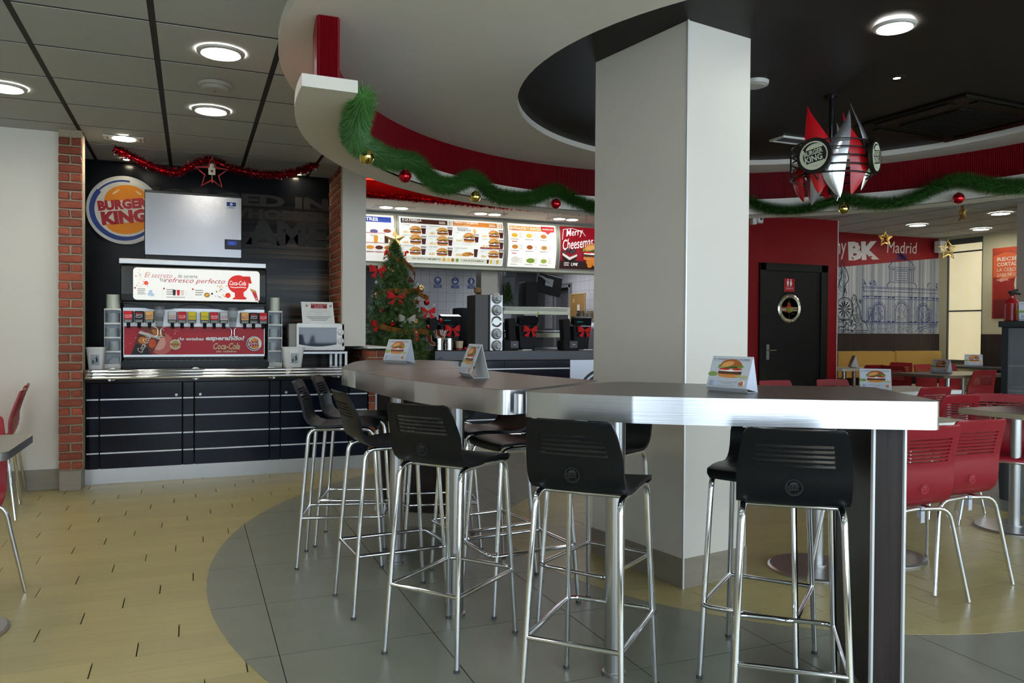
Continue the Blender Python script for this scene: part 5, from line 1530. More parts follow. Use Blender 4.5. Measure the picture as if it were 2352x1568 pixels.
# ---------------------------------------------------------------- tray with straws and cups
t = thing('serving_tray', 'black tray at the left end of the serving counter', 'tray', (2.76, 8.62, 1.097)); MB().prism(rrect(-.2, -.10, .2, .12, .03), 0, .012).build('tray', blackmatt, t, bevel=.003)
perf = mat('perforated_steel', (.55, .53, .50), .25, 1.0)
for x, lab in ((2.615, 'perforated steel canister full of straws on the black tray'), (2.735, 'perforated steel canister beside the straws on the black tray')):
    t = thing('straw_canister', lab, 'canister', (x, 8.60, 1.109), 0, 'steel canisters on the tray')
    MB().lathe([(.055, 0), (.055, .135), (.051, .135), (.051, .004), (0, .004)], seg=28).build('can', perf, t)
    hm = MB()
    for i in range(9):
        for j in range(6):
            an = pi*1.05+i*.115; hm.rbox((.0555*cos(an), .0555*sin(an), .02+j*.018), (.001, .005, .008), rz=an)
    hm.build('holes', blackmatt, t)
t = thing('straw_bunch', 'bunch of pale pink wrapped straws in the left canister', 'straws', (2.615, 8.60, 1.115))
for i in range(26):
    an, r = random.random()*6.28, random.random()*.036
    lean = random.uniform(-.25, .35); h = .21+random.random()*.02
    MB().tube([(r*cos(an), r*sin(an), 0), (r*cos(an)+lean*.22, r*sin(an)-.02, h)], .0038, 5).build('straw', mat('straw_pink', '#dcb8ae' if i % 2 else '#e6cfc8', .5), t)
t = thing('paper_cup', 'red and cream patterned paper cup on the black tray', 'cup', (2.86, 8.585, 1.109)); MB().lathe([(.036, 0), (.046, .10), (.048, .104), (.044, .104), (.035, .004), (0, .004)], seg=22).build('cup', mat('cup_cream', '#d8c2a4', .5), t); MB().lathe([(.0365, .002), (.0385, .022)], seg=22).build('red_band', mat('cup_red', '#a8221e', .5), t)
for k, (x, c) in enumerate(((2.935, '#b8201c'), (2.985, '#b8201c'), (3.03, '#c03028'))):
    m = MB(); m.lathe([(.018, 0), (.021, .042), (.022, .044), (.0, .043)], seg=16); o = m.solo('sauce_cup', mat('sauce_red', c, .4), 'small red sauce pot on the serving counter, ' + ['next to the tray', 'in the middle of three', 'farthest from the tray'][k], 'sauce pot', 'red sauce pots'); o.location = (x, 8.57, 1.097)

# ---------------------------------------------------------------- little tree on the food warmer, big tree by the pilaster
def needle_tree(base, h, r, nbr, nper, nl, lab, name='christmas_tree', avoid=None, zb=.35, seed=4, wn=.0022):
    rd = random.Random(seed)
    t = thing(name, lab, 'tree', base)
    MB().tube([(0, 0, 0), (0, 0, h*.96)], [h*.014, h*.004], 8).build('trunk', mat('trunk_brown', '#3a2a1c', .8), t)
    m = MB()
    for k in range(nbr):
        u = (k+.5)/nbr
        z = zb+(h-zb)*(1-(1-u)**.62) if False else zb+(h-zb)*u**.9
        R = r*(1-(z-zb)/(h-zb))**.9+.02
        an = k*2.39996+rd.uniform(-.3, .3)
        L_ = R*rd.uniform(.72, 1.06)
        p0 = Vector((0, 0, z+.06)); p1 = Vector((L_*cos(an), L_*sin(an), z-.10*L_+rd.uniform(-.03, .03)))
        twigs = [(p0.lerp(p1, .15), p1)]
        for q in range(3):
            s0 = p0.lerp(p1, rd.uniform(.35, .8)); da = an+rd.choice((-1, 1))*rd.uniform(.4, .9); l2 = L_*rd.uniform(.25, .45)
            twigs.append((s0, s0+Vector((l2*cos(da), l2*sin(da), rd.uniform(-.03, .05)))))
        for a_, b_ in twigs:
            d = (b_-a_); ln = d.length
            if ln < 1e-4: continue
            d /= ln
            for q in range(max(4, int(nper*ln/ (r*.5)))):
                c = a_+d*(ln*rd.random()); wpt = c+Vector(base)
                if avoid and avoid(wpt): continue
                o = d.cross(Vector((rd.uniform(-1, 1), rd.uniform(-1, 1), rd.uniform(-1, 1)))).normalized()
                tip = c+(o*.8+d*.55).normalized()*nl*rd.uniform(.7, 1.1); s_ = o.cross(d).normalized()*wn
                if avoid and avoid(tip+Vector(base)): continue
                m.add([c-s_, c+s_, tip], [(0, 1, 2)], 0, False)
    m.build('foliage', piney, t)
    return t
inwall = lambda p: (p.x < 1.80 and p.y < 8.47 and p.z < 1.2) or (p.x < 1.625 and p.y < 8.62) or (p.x > 2.52 and p.y > 8.46 and p.z < 1.12) or p.y > 9.25 or (p.x < 1.82 and p.y > 8.98) or (p.x < 1.63) or (p.y > 8.64 and p.z > 2.05)
TB = (2.1, 8.60, 0)
needle_tree(TB, 2.30, .72, 620, 85, .058, 'tall decorated christmas tree between the pilaster and the serving counter', avoid=inwall, wn=.0034)
t = needle_tree((3.84, 9.52, 1.655), .27, .075, 90, 16, .022, 'tiny christmas tree standing on the food warmer', zb=.03, seed=8, wn=.0018)
m = MB()
for i in range(14):
    z = .05+.014*i; R = .07*(1-z/.29); m.lathe([(0, -.008), (.006, -.005), (.008, 0), (.006, .005), (0, .008)], (R*cos(i*2.4), R*sin(i*2.4), z), 8)
m.build('beads', redball, t)
def bauble(name, x, y, z, r, mt, lab, group, hang=.0):
    t = thing(name, lab, 'bauble', (x, y, z-r), 0, group)
    MB().lathe([(r*sin(pi*i/12), r-r*cos(pi*i/12)) for i in range(13)], seg=22).build('ball', mt, t)
    MB().lathe([(r*.2, 2*r-.003), (r*.2, 2*r+r*.16), (0, 2*r+r*.18)], seg=10).build('cap', gold, t)
    if hang: MB().tube([(0, 0, 2*r), (0, 0, 2*r+hang)], .0012, 4).build('thread', mat('twine', '#a88a4a', .7), t)
    return t
G1, G2 = 'gold baubles on the tree', 'red baubles on the tree'
goldm = mat('gold_matt_bauble', (.72, .52, .22), .3, .9)
for x, y, z, lab in ((2.056, 8.54, 1.986, 'gold bauble high on the tree below the ribbon'), (2.28, 8.40, 1.424, 'gold bauble low on the tree above the lowest ribbon'), (2.39, 8.56, 1.802, 'gold bauble at the right rim of the tree')): bauble('bauble', x, y, z, .042, goldm, lab, G1)
for x, y, z, r, lab in ((2.166, 8.53, 1.928, .026, 'small red bauble near the triangular cookie on the tree'), (2.33, 8.56, 1.781, .030, 'red bauble above the upper ribbon at the right of the tree'), (1.925, 8.44, 1.552, .028, 'red drop bauble left on the tree beside the middle bow'), (2.013, 8.34, 1.394, .034, 'red bauble just over the lowest ribbon on the tree'), (2.45, 8.53, 1.646, .032, 'red bauble over the right bow on the tree'), (2.60, 8.47, 1.44, .026, 'red bauble hanging far right from the lowest branch'), (2.46, 8.50, 1.364, .026, 'red bauble under the right bow on the tree')): bauble('bauble', x, y, z, r, redball, lab, G2)
for x, y, z, s, lab in ((1.89, 8.52, 1.90, .12, 'red velvet bow on the tree against the pilaster'), (2.073, 8.41, 1.60, .13, 'red velvet bow in the middle of the tree'), (2.45, 8.47, 1.46, .11, 'red velvet bow on the right rim of the tree'), (1.88, 8.40, 1.31, .11, 'red velvet bow low on the tree by the pilaster')):
    b_ = thing('ribbon_bow', lab, 'bow', (x, y, z), random.uniform(-.2, .2), 'red velvet bows on the tree'); bow(b_, s*.8)
b_ = thing('ribbon_bow', 'cream ribbon bow with long tail high on the tree', 'bow', (1.98, 8.55, 1.93)); bow(b_, .08, mat('cream_ribbon', '#cdb894', .6))
b_ = thing('ribbon_bow', 'sheer white ribbon bow over the lowest ribbon on the tree', 'bow', (2.177, 8.34, 1.355)); bow(b_, .10, mat('sheer_ribbon', '#c9c6b4', .4, alpha=.6))
def ribbon(pts, wd, lab):
    P = smooth(pts, 6); rows = []
    for i, p in enumerate(P):
        wob = .02*sin(i*.9); rows.append([(p.x, p.y-.02+wob, p.z-wd/2), (p.x, p.y-.035+wob, p.z+wd/2)])
    m = MB(); m.sheet(rows, t=.003); return m.solo('tree_ribbon', goldribbon, lab, 'ribbon', 'gold ribbons on the tree')
ribbon([(1.99, 8.60, 2.20), (2.031, 8.58, 2.16), (2.106, 8.54, 2.108), (2.194, 8.55, 2.086), (2.261, 8.54, 2.037), (2.30, 8.53, 1.977), (2.305, 8.54, 1.907)], .045, 'gold brown ribbon twisting round the top of the tree')
ribbon([(1.847, 8.58, 1.69), (1.895, 8.55, 1.733), (1.964, 8.47, 1.753), (2.053, 8.42, 1.763), (2.153, 8.43, 1.761), (2.291, 8.53, 1.766), (2.387, 8.52, 1.726), (2.464, 8.52, 1.687)], .055, 'gold brown ribbon round the middle of the tree')
ribbon([(1.811, 8.47, 1.383), (1.894, 8.38, 1.369), (2.005, 8.30, 1.336), (2.119, 8.28, 1.317), (2.224, 8.30, 1.318), (2.351, 8.39, 1.323), (2.466, 8.49, 1.303)], .06, 'gold brown ribbon round the bottom of the tree')
def cookie(pts, x, y, z, s, lab, rz=0):
    t = thing('felt_ornament', lab, 'ornament', (x, y, z), rz, 'felt ornaments on the tree')
    q = [(px*s, 0, pz*s) for px, pz in pts]
    MB().extr(q, (0, .008, 0)).build('felt', mat('felt_red', '#5e1a18', .85), t); MB().tube(q, .006, 5, closed=True).build('edging', mat('cord_cream', '#c9a878', .7), t)
stock = [(0, 1), (.5, 1), (.55, .45), (1, .15), (.9, 0), (.55, 0), (.1, .3)]
cookie(stock, 2.05, 8.48, 1.79, .10, 'red felt stocking with cream edging under the gold bauble')
cookie(stock, 2.43, 8.46, 1.165, .11, 'red felt stocking low at the right of the tree')
cookie(stock, 2.54, 8.45, 1.25, .09, 'red felt stocking hanging from the lowest right branch')
cookie([(.5+.5*(1 if i % 2 == 0 else .45)*cos(pi/2+i*pi/5), .5+.5*(1 if i % 2 == 0 else .45)*sin(pi/2+i*pi/5)) for i in range(10)], 2.27, 8.47, 1.60, .10, 'red felt star with cream edging right of the middle bow')
cookie([(0, 0), (1, .1), (.35, .95)], 2.21, 8.50, 1.86, .09, 'triangular red felt tree ornament near the top right')
t = thing('father_christmas_ornament', 'small red and white father christmas ornament under the lowest ribbon', 'ornament', (2.255, 8.30, 1.20)); MB().lathe([(0, 0), (.035, .02), (.042, .06), (.03, .105), (0, .12)], seg=16).build('coat', redvelvet, t); MB().lathe([(0, .085), (.026, .095), (.026, .12), (0, .15)], seg=14).build('beard', whitepl, t)
for x, z, lab in ((1.97, 2.12, 'red and white candy ornament left near the tree top'), (2.20, 2.12, 'red and white candy ornament right near the tree top')):
    t = thing('candy_ornament', lab, 'ornament', (x, 8.56, z), 0, 'candy ornaments on the tree'); MB().tube(smooth([(0, 0, 0), (.01, 0, .05), (.015, 0, .08), (.03, 0, .095), (.045, 0, .08)], 4), .011, 8).build('cane', redvelvet, t); MB().tube([(-.008, -.004, .02), (.02, -.004, .035)], .012, 8).build('stripe', whitepl, t)
for k, (x, y, z) in enumerate([(1.87, 8.50, 1.84), (1.96, 8.45, 1.68), (2.06, 8.38, 1.55), (2.34, 8.50, 1.83), (2.44, 8.50, 1.56), (2.53, 8.50, 1.60), (2.28, 8.52, 2.06)]):
    m = MB()
    for q in range(6): m.tube([(0, 0, 0), (.02*cos(q*pi/3), 0, .02*sin(q*pi/3))], .003, 4)
    o = m.solo('snowflake', mat('snow_white', '#dfe3e6', .4), 'tiny white snowflake on the tree, ' + ['under the bow by the pilaster', 'at the left of the middle ribbon', 'below the middle bow', 'above the ribbon at the right', 'beside the bow on the right rim', 'at the tip of a right branch', 'beside the top ribbon'][k], 'ornament', 'snowflakes on the tree'); o.location = (x, y, z)
t = thing('tree_star', 'glowing gold star at the tip of the christmas tree', 'ornament', (2.1, 8.60, 2.22))
st = []
for i in range(10):
    r = .125 if i % 2 == 0 else .055; st.append((r*cos(pi/2+i*pi/5), .13+r*sin(pi/2+i*pi/5)))
m = MB()
for i in range(10):
    (x0, z0), (x1, z1) = st[i], st[(i+1) % 10]
    m.add([(x0, 0, z0), (x1, 0, z1), (0, -.03, .13)], [(0, 1, 2)]); m.add([(x0, 0, z0), (x1, 0, z1), (0, .03, .13)], [(2, 1, 0)])
m.build('star', mat('gold_star', (.85, .60, .25), .3, .6), t)
MB().tube([(0, 0, -.05), (0, 0, .02)], .01, 6).build('socket', gold, t)

# ---------------------------------------------------------------- green tinsel garland along the ring shelf, with baubles
def ringpt(a, z, r=2.69): return (DC[0]+r*cos(radians(a)), DC[1]+r*sin(radians(a)), z)
def fluffy(pts, r, n, lab, seed=1, group=None):
    rd = random.Random(seed)
    P = smooth(pts, 6)
    seg = [(P[i+1]-P[i]).length for i in range(len(P)-1)]; tot = sum(seg)
    cum = [0]
    for q in seg: cum.append(cum[-1]+q)
    t = thing('garland', lab, 'garland', tuple(P[0]), 0, group)
    m = MB(); m.tube(P, .012, 6); m.build('core', garlandm, t, world=True)
    m = MB(); j = 0
    ss = sorted(rd.random()*tot for _ in range(n))
    for s_ in ss:
        while j < len(seg)-1 and cum[j+1] < s_: j += 1
        d = (P[j+1]-P[j]).normalized(); c = P[j].lerp(P[j+1], (s_-cum[j])/seg[j])
        v = Vector((rd.gauss(0, 1), rd.gauss(0, 1), rd.gauss(0, 1))); o = (v-d*v.dot(d)).normalized()
        tip = c+o*r*rd.uniform(.75, 1.08)+d*rd.uniform(-.45, .45)*r
        w_2 = o.cross(d).normalized()*.0030
        m.add([c+o*.01-w_2, c+o*.01+w_2, tip], [(0, 1, 2)], 0, False)
    f = m.build('fringe', garlandm, t, world=True); f['kind'] = 'stuff'
GG = 'green garlands on the ring shelf'
left = [(179.5, 2.50), (176, 2.45), (170, 2.435), (164.5, 2.45), (158, 2.475), (153.0, 2.507), (145.1, 2.531), (139.5, 2.571), (135.1, 2.597), (132.3, 2.539), (127.7, 2.491), (123.4, 2.524), (119.8, 2.605), (116.9, 2.607), (113.4, 2.518), (109.0, 2.505), (103.7, 2.533), (99.5, 2.613), (97.5, 2.634), (94.4, 2.574), (90.9, 2.525), (87.5, 2.495), (82, 2.53), (77, 2.62)]
fluffy([ringpt(a, z, 2.685) for a, z in left], .092, 30000, 'bushy green tinsel garland from the cut shelf end to the pale column', 2, GG)
right = [(70, 2.52), (64, 2.50), (57.3, 2.61), (55.5, 2.582), (53.0, 2.524), (48.8, 2.487), (44.6, 2.506), (41.4, 2.55), (38.2, 2.58), (35.0, 2.528), (31.1, 2.492), (27.3, 2.506), (23.6, 2.57), (19.9, 2.631), (17.0, 2.623), (13.4, 2.562), (7.6, 2.51), (2, 2.53)]
fluffy([ringpt(a, z, 2.69) for a, z in right], .088, 26000, 'bushy green tinsel garland along the ring shelf right of the pale column', 5, GG)
GB = 'mirror baubles on the ring garland'
goldmir = mat('gold_mirror_bauble', (.80, .62, .16), .06, 1.0)
for a, z, mt, lab in ((160.7, 2.385, goldmir, 'gold mirror bauble nearest the cut end of the ring shelf'), (140.8, 2.446, redball, 'red mirror bauble under the left garland, second from the shelf end'), (119.0, 2.452, goldmir, 'gold mirror bauble over the large burger menu'), (98.5, 2.499, redball, 'red mirror bauble close to the left side of the column'), (38.2, 2.475, goldmir, 'gold mirror bauble below the flame ornament'), (17.9, 2.475, redball, 'red mirror bauble under the right garland before the far ceiling')):
    p = ringpt(a, z, 2.64); bauble('bauble', p[0], p[1], p[2]+.0, .047, mt, lab, GB, hang=.05)

# ---------------------------------------------------------------- hanging flame ornament
t = thing('flame_ornament', 'hanging red and silver flame ornament in a black wire cage with round crests', 'ornament', (3.99, 4.08, 2.22))
MB().lathe([(.018, .05), (.018, .71)], seg=14).lathe([(.05, .70), (.05, .712)], seg=20).build('rod', blackgloss, t)
flr = mat('flame_red', '#b0101a', .25); fls = mat('flame_silver', (.62, .63, .66), .22, .9)
def flame(x0, y0, z0, z1, wd, sway, rz, m_, tip=0.0, belly=.40):
    """curved leaf blade: narrow foot, wide belly, tip sweeping to one side"""
    rows = []; n = 18
    R = Matrix.Rotation(rz, 3, 'Z')
    for i in range(n+1):
        u = i/n
        hw = wd*(sin(pi/2*u/belly)**.8 if u < belly else (cos(pi/2*(u-belly)/(1-belly)))**1.35)+.0008
        c = sway*sin(pi*u*1.5)+tip*u*u
        bend_ = -.05*sin(pi*u)
        rows.append([tuple(R @ Vector((c+hw*s_, .25*hw*s_*s_+bend_, 0))+Vector((x0, y0, z0+(z1-z0)*u))) for s_ in (-1, -.5, 0, .5, 1)])
    MB().sheet(rows, t=.003).build('flame_blade', m_, t)
VW = radians(-44.4)     # blades fan out around the rod
def blade(lat, dep, *k, turn=0.0):
    flame(lat*.714+dep*.70, -lat*.70+dep*.714, k[0], k[1], k[2], k[3], VW+turn, k[4], k[5])
blade(-.075, -.15, .035, .615, .088, .02, flr, -.055)
blade(.055, -.17, -.005, .56, .075, -.045, fls, .005, turn=.1)
blade(.125, -.12, .02, .55, .058, .035, flr, -.03, turn=.45)
blade(.185, -.02, .06, .60, .05, .06, fls, -.10, turn=1.1)
blade(-.17, -.02, .0, .34, .05, -.02, flr, .02, turn=-.9)
blade(-.12, .0, -.02, .40, .06, .03, fls, .05, turn=-.3)
blade(-.02, .15, .04, .52, .08, .03, flr, .03, turn=3.0)
blade(.04, .12, .02, .56, .05, .03, fls, .04, turn=2.6)
cagem = mat('cage_black', '#25231f', .3, .5)
for z in (.155, .208, .262, .315, .365):
    MB().tube([(.25*cos(2*pi*i/40), .25*sin(2*pi*i/40), z) for i in range(40)], .0055, 6, closed=True).build('cage_ring', cagem, t)
for an in (radians(-156), radians(-62), radians(60), radians(150)):
    MB().tube(bend([(.22*cos(an), .22*sin(an), .12), (.262*cos(an), .262*sin(an), .14), (.262*cos(an), .262*sin(an), .37), (.22*cos(an), .22*sin(an), .375)], .02), .006, 6).build('cage_bar', cagem, t)
for an in (radians(-156), radians(-62), radians(60)):
    c = Vector((.265*cos(an), .265*sin(an), .262)); nn = Vector((cos(an), sin(an), 0)); uu = Vector((-sin(an), cos(an), 0))
    m = MB(); q = [c+uu*(.115*cos(2*pi*i/32))+Vector((0, 0, .115*sin(2*pi*i/32))) for i in range(32)]; m.extr(q, nn*.022)
    d = m.build('crest_disc', cagem, t)
    a = Art(c+nn*.022, uu, (0, 0, 1), off=.001); pl = '#c3c6ae'
    a.ell(0, 0, .092, .092, pl, n=30); a.ell(0, .0, .084, .082, '#1d1c18', n=30); a.ring(0, -.002, .070, .092, pl, 150, 335, 20)
    a.text('BURGER', 0, .004, .032, pl, w=.125, bold=.03, rot=10, align='c'); a.text('KING', .004, -.040, .04, pl, w=.115, bold=.03, rot=10, align='c'); a.ell(.005, .042, .056, .032, pl, 0, 180, 10); a.ell(.008, -.046, .05, .024, pl, 180, 360, 10)
    a.build(d, 'crest_print', world=False)

# ---------------------------------------------------------------- black toilet door in the red wall
RY = 8.65
dblack = mat('door_black', '#0b0b0b', .45, bump=((40, 40, 2), .04))
t = tag(thing('door_2', None, None, (7.80, RY, 0)), kind='structure')
m = MB(); m.box(-.60, -.03, 0, -.50, .02, 2.29).box(.48, -.03, 0, .60, .02, 2.29).box(-.60, -.03, 2.19, .60, .02, 2.29); m.build('door_frame', dblack, t, bevel=.004)
MB().box(-.50, -.012, 0, .40, .01, 2.19).build('leaf', dblack, t); MB().box(.40, -.008, 0, .48, .012, 2.19).build('reveal', mat('reveal_black', '#050505', .6), t)
MB().box(-.475, -.018, .96, -.425, -.012, 1.17).build('lock_plate', mat('satin_plate', '#8d8c88', .35, .6), t)
MB().tube(bend([(-.45, -.014, 1.09), (-.45, -.06, 1.09), (-.34, -.06, 1.09)], .02), .009, 8).build('lever_handle', mat('satin_brass', '#9a9480', .3, .8), t)
c0 = (-.085, 0, 1.67)
MB().lathe([(.145, -.012), (.150, -.032), (.185, -.038), (.205, -.028), (.21, -.012)], c0, 40, axis='Y', caps=False).build('porthole_ring', mat('porthole_steel', (.62, .60, .52), .18, 1.0), t)
for i in range(8): MB().lathe([(0, -.044), (.010, -.042), (.013, -.034)], (c0[0]+.178*cos(i*pi/4+.3), 0, c0[2]+.178*sin(i*pi/4+.3)), 10, axis='Y').build('bolt', chrome, t)
MB().lathe([(0, -.014), (.148, -.014)], c0, 36, axis='Y').build('porthole_glass', mat('porthole_white', '#d5d4c6', .15), t)
a = Art(c0, XP, ZP, off=.0155)
a.rect(-.14, -.035, .28, .055, '#a89a80'); a.rect(-.14, .005, .12, .018, '#8e2a24'); a.rect(.02, -.012, .12, .014, '#8a3a30')
a.ell(.0, -.01, .055, .05, '#6e7a24'); a.ell(.02, .0, .035, .035, '#8a9030'); a.poly([(-.035, .03), (.02, .025), (.025, .075), (-.03, .08)], '#b01818'); a.poly([(-.045, .018), (.03, .012), (.03, .03), (-.04, .038)], '#c8201c'); a.ell(-.005, .085, .012, .012, '#3a7a2a', n=10)
a.line([(-.03, -.02), (-.06, -.05), (-.08, -.035), (-.09, -.05)], .014, '#a8201c'); a.line([(.02, -.05), (.05, -.075), (.08, -.06), (.085, -.08)], .008, '#3a3a2c'); a.ell(.045, -.02, .018, .026, '#9a9a34'); a.line([(0, -.148), (0, .148)], .004, '#5a564c'); a.build(t, 'sticker', world=False)
a = Art((-.175, -.012, 1.905), XP, ZP, off=.002); a.rr(0, 0, .185, .185, .01, '#a81420')
for x in (.065, .118):
    a.ell(x, .165, .0105, .0105, '#efe9e6', n=12); a.poly([(x-.017, .15), (x+.017, .15), (x+.017, .105), (x+.010, .102), (x+.010, .073), (x-.010, .073), (x-.010, .102), (x-.017, .105)] if x < .1 else [(x-.010, .15), (x+.010, .15), (x+.021, .100), (x+.008, .098), (x+.008, .073), (x-.008, .073), (x-.008, .098), (x-.021, .100)], '#efe9e6')
a.text('ASEOS', .0925, .034, .018, '#e6c8c4', w=.13, align='c', bold=.01); a.rect(.01, .060, .165, .002, '#d89a98'); a.build(t, 'toilet_sign', world=False)
t = thing('alarm_siren', 'small white sensor box high on the red wall beside the column', 'sensor', (7.10, 8.60, 2.80)); MB().box(-.07, -.02, 0, .0, .05, .11).build('box', whitepl, t, bevel=.006); MB().rbox((.05, 0, .07), (.09, .08, .10), ry=.1).build('sensor_head', whitepl, t, bevel=.008); MB().lathe([(0, -.047), (.02, -.045), (.024, -.04)], (.055, 0, .08), 14, axis='Y').build('lens', darkgrey, t)

# ---------------------------------------------------------------- monument mural on the far wall
BY = 9.60
def px(x, z): return x, z
a = Art((9.2, BY, 0), XP, ZP, off=.002, step=.0003)
x0, x1 = 9.3-9.2, 11.79-9.2
rd = random.Random(9)
a.rect(x0, 1.33, x1-x0, 1.40, '#a3a6a8')
xx = x0
while xx < x1-.02:
    wv = rd.uniform(.02, .06); a.rect(xx, 1.33, min(wv, x1-xx), 1.40, rd.choice(['#b4b7b8', '#8d9194', '#9da2a8', '#bfc1c0', '#7f868c'])); a.k -= 1; xx += wv+.03
a.k += 1
a.poly([(x0, 2.36), (x1, 2.62), (x1, 2.95), (x0, 2.95)], '#7a0f18')
wh = '#d9d6d0'
a.text('my', .24, 2.50, .26, wh, w=.30, shear=.15, rot=4)
a.text('BK', .575, 2.50, .30, wh, w=.66, bold=.055, rot=4)
for bx, bz in ((.66, 2.54), (1.05, 2.58), (1.19, 2.60), (.80, 2.76)): a.ell(bx, bz, .03, .012, '#7a0f18', rot=rd.uniform(-40, 40))
a.text('Madrid', 1.40, 2.66, .19, wh, w=.68, shear=.12, rot=1)
nv, dkl = '#28356a', '#1c2230'
X = lambda m_: 1.12-.20+m_           # left edge of the gate
gx = lambda m_: .80+m_
L_ = lambda p, w_=.010, c=nv: a.line(p, w_, c)
gl, gr, gc = .87, 2.58, 1.74
a.hold = True
for z in (2.09, 2.07, 2.02, 1.94, 1.90): L_([(gl if z > 2.0 else gl+.04, z), (gr, z)], .008)
L_([(gl, 2.09), (gl+.05, 2.02)]); 
L_([(gc-.33, 2.09), (gc-.33, 2.14), (gc-.27, 2.18), (gc-.27, 2.40), (gc-.30, 2.43), (gc-.22, 2.52), (gc-.10, 2.57), (gc+.10, 2.57), (gc+.22, 2.52), (gc+.30, 2.43), (gc+.27, 2.40), (gc+.27, 2.18), (gc+.33, 2.14), (gc+.33, 2.09)], .012)
for z in (2.18, 2.40, 2.43): L_([(gc-.28, z), (gc+.28, z)], .007)
for z in (2.25, 2.29, 2.33): L_([(gc-.10, z), (gc+.10, z)], .006)
a.line([(gc-.13, 2.21), (gc+.13, 2.21), (gc+.13, 2.37), (gc-.13, 2.37), (gc-.13, 2.21)], .008, nv)
for dx in (-.19, .19): a.line([(gc+dx-.03, 2.19), (gc+dx-.03, 2.39), (gc+dx+.03, 2.39), (gc+dx+.03, 2.19)], .007, nv)
for k in range(22): L_([(gc+rd.uniform(-.12, .12), 2.57+rd.uniform(-.02, .08)), (gc+rd.uniform(-.12, .12), 2.57+rd.uniform(-.02, .10))], .010)
for bx in (gl+.05, gl+.28, gr-.22, gr-.03, gl+.18):
    for k in range(7): L_([(bx+rd.uniform(-.04, .04), 2.09+rd.uniform(0, .10)), (bx+rd.uniform(-.04, .04), 2.09+rd.uniform(.02, .12))], .008)
for cx_ in (gl+.02, gl+.10, gl+.28, gl+.36, gc-.30, gc-.20, gc+.20, gc+.30, gr-.37, gr-.28, gr-.12, gr-.03):
    L_([(cx_, 1.52), (cx_, 1.93)], .008); L_([(cx_+.035, 1.52), (cx_+.035, 1.93)], .006); L_([(cx_-.012, 1.93), (cx_+.047, 1.93)], .014); L_([(cx_-.012, 1.53), (cx_+.047, 1.53)], .014)
for cx_, hw, top in ((gc, .13, 1.80), (gc-.50, .12, 1.78), (gc+.50, .12, 1.78)):
    for r_, wd in ((1.0, .012), (1.28, .007)):
        L_([(cx_-hw*r_, 1.52)]+[(cx_+hw*r_*cos(pi-pi*i/12), top-.08+hw*r_*sin(pi*i/12)*.95) for i in range(13)]+[(cx_+hw*r_, 1.52)], wd)
    for i in range(7): an = pi*i/6; L_([(cx_+hw*1.05*cos(an), top-.08+hw*sin(an)), (cx_+hw*1.26*cos(an), top-.08+hw*1.2*sin(an))], .006)
    for k in range(46): 
        q = (cx_+rd.uniform(-.8, .8)*hw, 1.54+rd.random()*.27); L_([q, (q[0]+rd.uniform(-.03, .03), q[1]+rd.uniform(-.04, .04))], .006)
for cx_ in (gl+.18, gr-.20): a.line([(cx_-.05, 1.52), (cx_-.05, 1.74), (cx_+.05, 1.74), (cx_+.05, 1.52)], .009, nv); [L_([(cx_+rd.uniform(-.04, .04), 1.53+rd.random()*.2), (cx_+rd.uniform(-.04, .04), 1.53+rd.random()*.2)], .006) for k in range(12)]
for k in range(90):
    q = (rd.uniform(gl, gr), rd.uniform(1.56, 2.06)); L_([q, (q[0]+rd.choice((0, .04)), q[1]+rd.choice((0, .03)))], .004)
L_([(gl+.05, 1.515), (gr, 1.515)], .012); L_([(gl+.1, 1.49), (gr, 1.49)], .008)
for k in range(520):
    q = (rd.uniform(gl+.15, gr-.02), 1.335+rd.random()**1.0*.14); L_([q, (q[0]+rd.uniform(-.02, .02), q[1]+rd.uniform(-.015, .015))], .005)
for r_ in (.42, .52): L_([(gr-.005, 1.335+r_*.28)]+[(gr-.005-r_*sin(i*.1), 1.335+r_*.28*cos(i*.1)) for i in range(1, 15)], .010)
# chariot group at the left of the mural
wc = (.50, 1.72)
for r_, wd in ((.185, .014), (.16, .006), (.035, .010)): a.ring(wc[0], wc[1], r_-wd/2, r_+wd/2, dkl, n=30)
for i in range(12): an = i*pi/6; a.line([(wc[0]+.05*cos(an), wc[1]+.05*sin(an)), (wc[0]+.13*cos(an), wc[1]+.13*sin(an))], .022, dkl); a.line([(wc[0]+.06*cos(an), wc[1]+.06*sin(an)), (wc[0]+.12*cos(an), wc[1]+.12*sin(an))], .010, '#b4b7b8')
fig = [(.34, 2.02), (.42, 2.22), (.44, 2.36), (.40, 2.41), (.43, 2.48), (.48, 2.46), (.48, 2.40), (.54, 2.33), (.58, 2.20), (.54, 2.14), (.50, 2.12), (.50, 2.02), (.46, 1.92)]
L_(fig, .014, dkl)
for k in range(60):
    q = (rd.uniform(.2, .54), rd.uniform(1.95, 2.36)); L_([q, (q[0]+rd.uniform(-.02, .02), q[1]+rd.uniform(-.08, .08))], .008, dkl)
L_([(.68, 1.96), (.74, 1.93), (.76, 1.84), (.82, 1.72), (.86, 1.55), (.98, 1.48), (1.02, 1.36)], .013, dkl); L_([(.68, 1.96), (.65, 1.86), (.66, 1.70), (.70, 1.55)], .012, dkl)
for k in range(110):
    q = (rd.uniform(.62, .86), rd.uniform(1.45, 1.92)); L_([q, (q[0]+rd.uniform(-.03, .03), q[1]+rd.uniform(-.06, .06))], .007, dkl)
for k in range(150):
    q = (rd.uniform(.12, .70), rd.uniform(1.36, 1.54)); L_([q, (q[0]+rd.uniform(-.06, .06), q[1]+rd.uniform(-.03, .03))], .009, dkl)
for z in (1.55, 1.38, 1.35): L_([(.1, z), (1.0 if z < 1.5 else .66, z)], .010, dkl)
a.build(wb, 'mural_print')

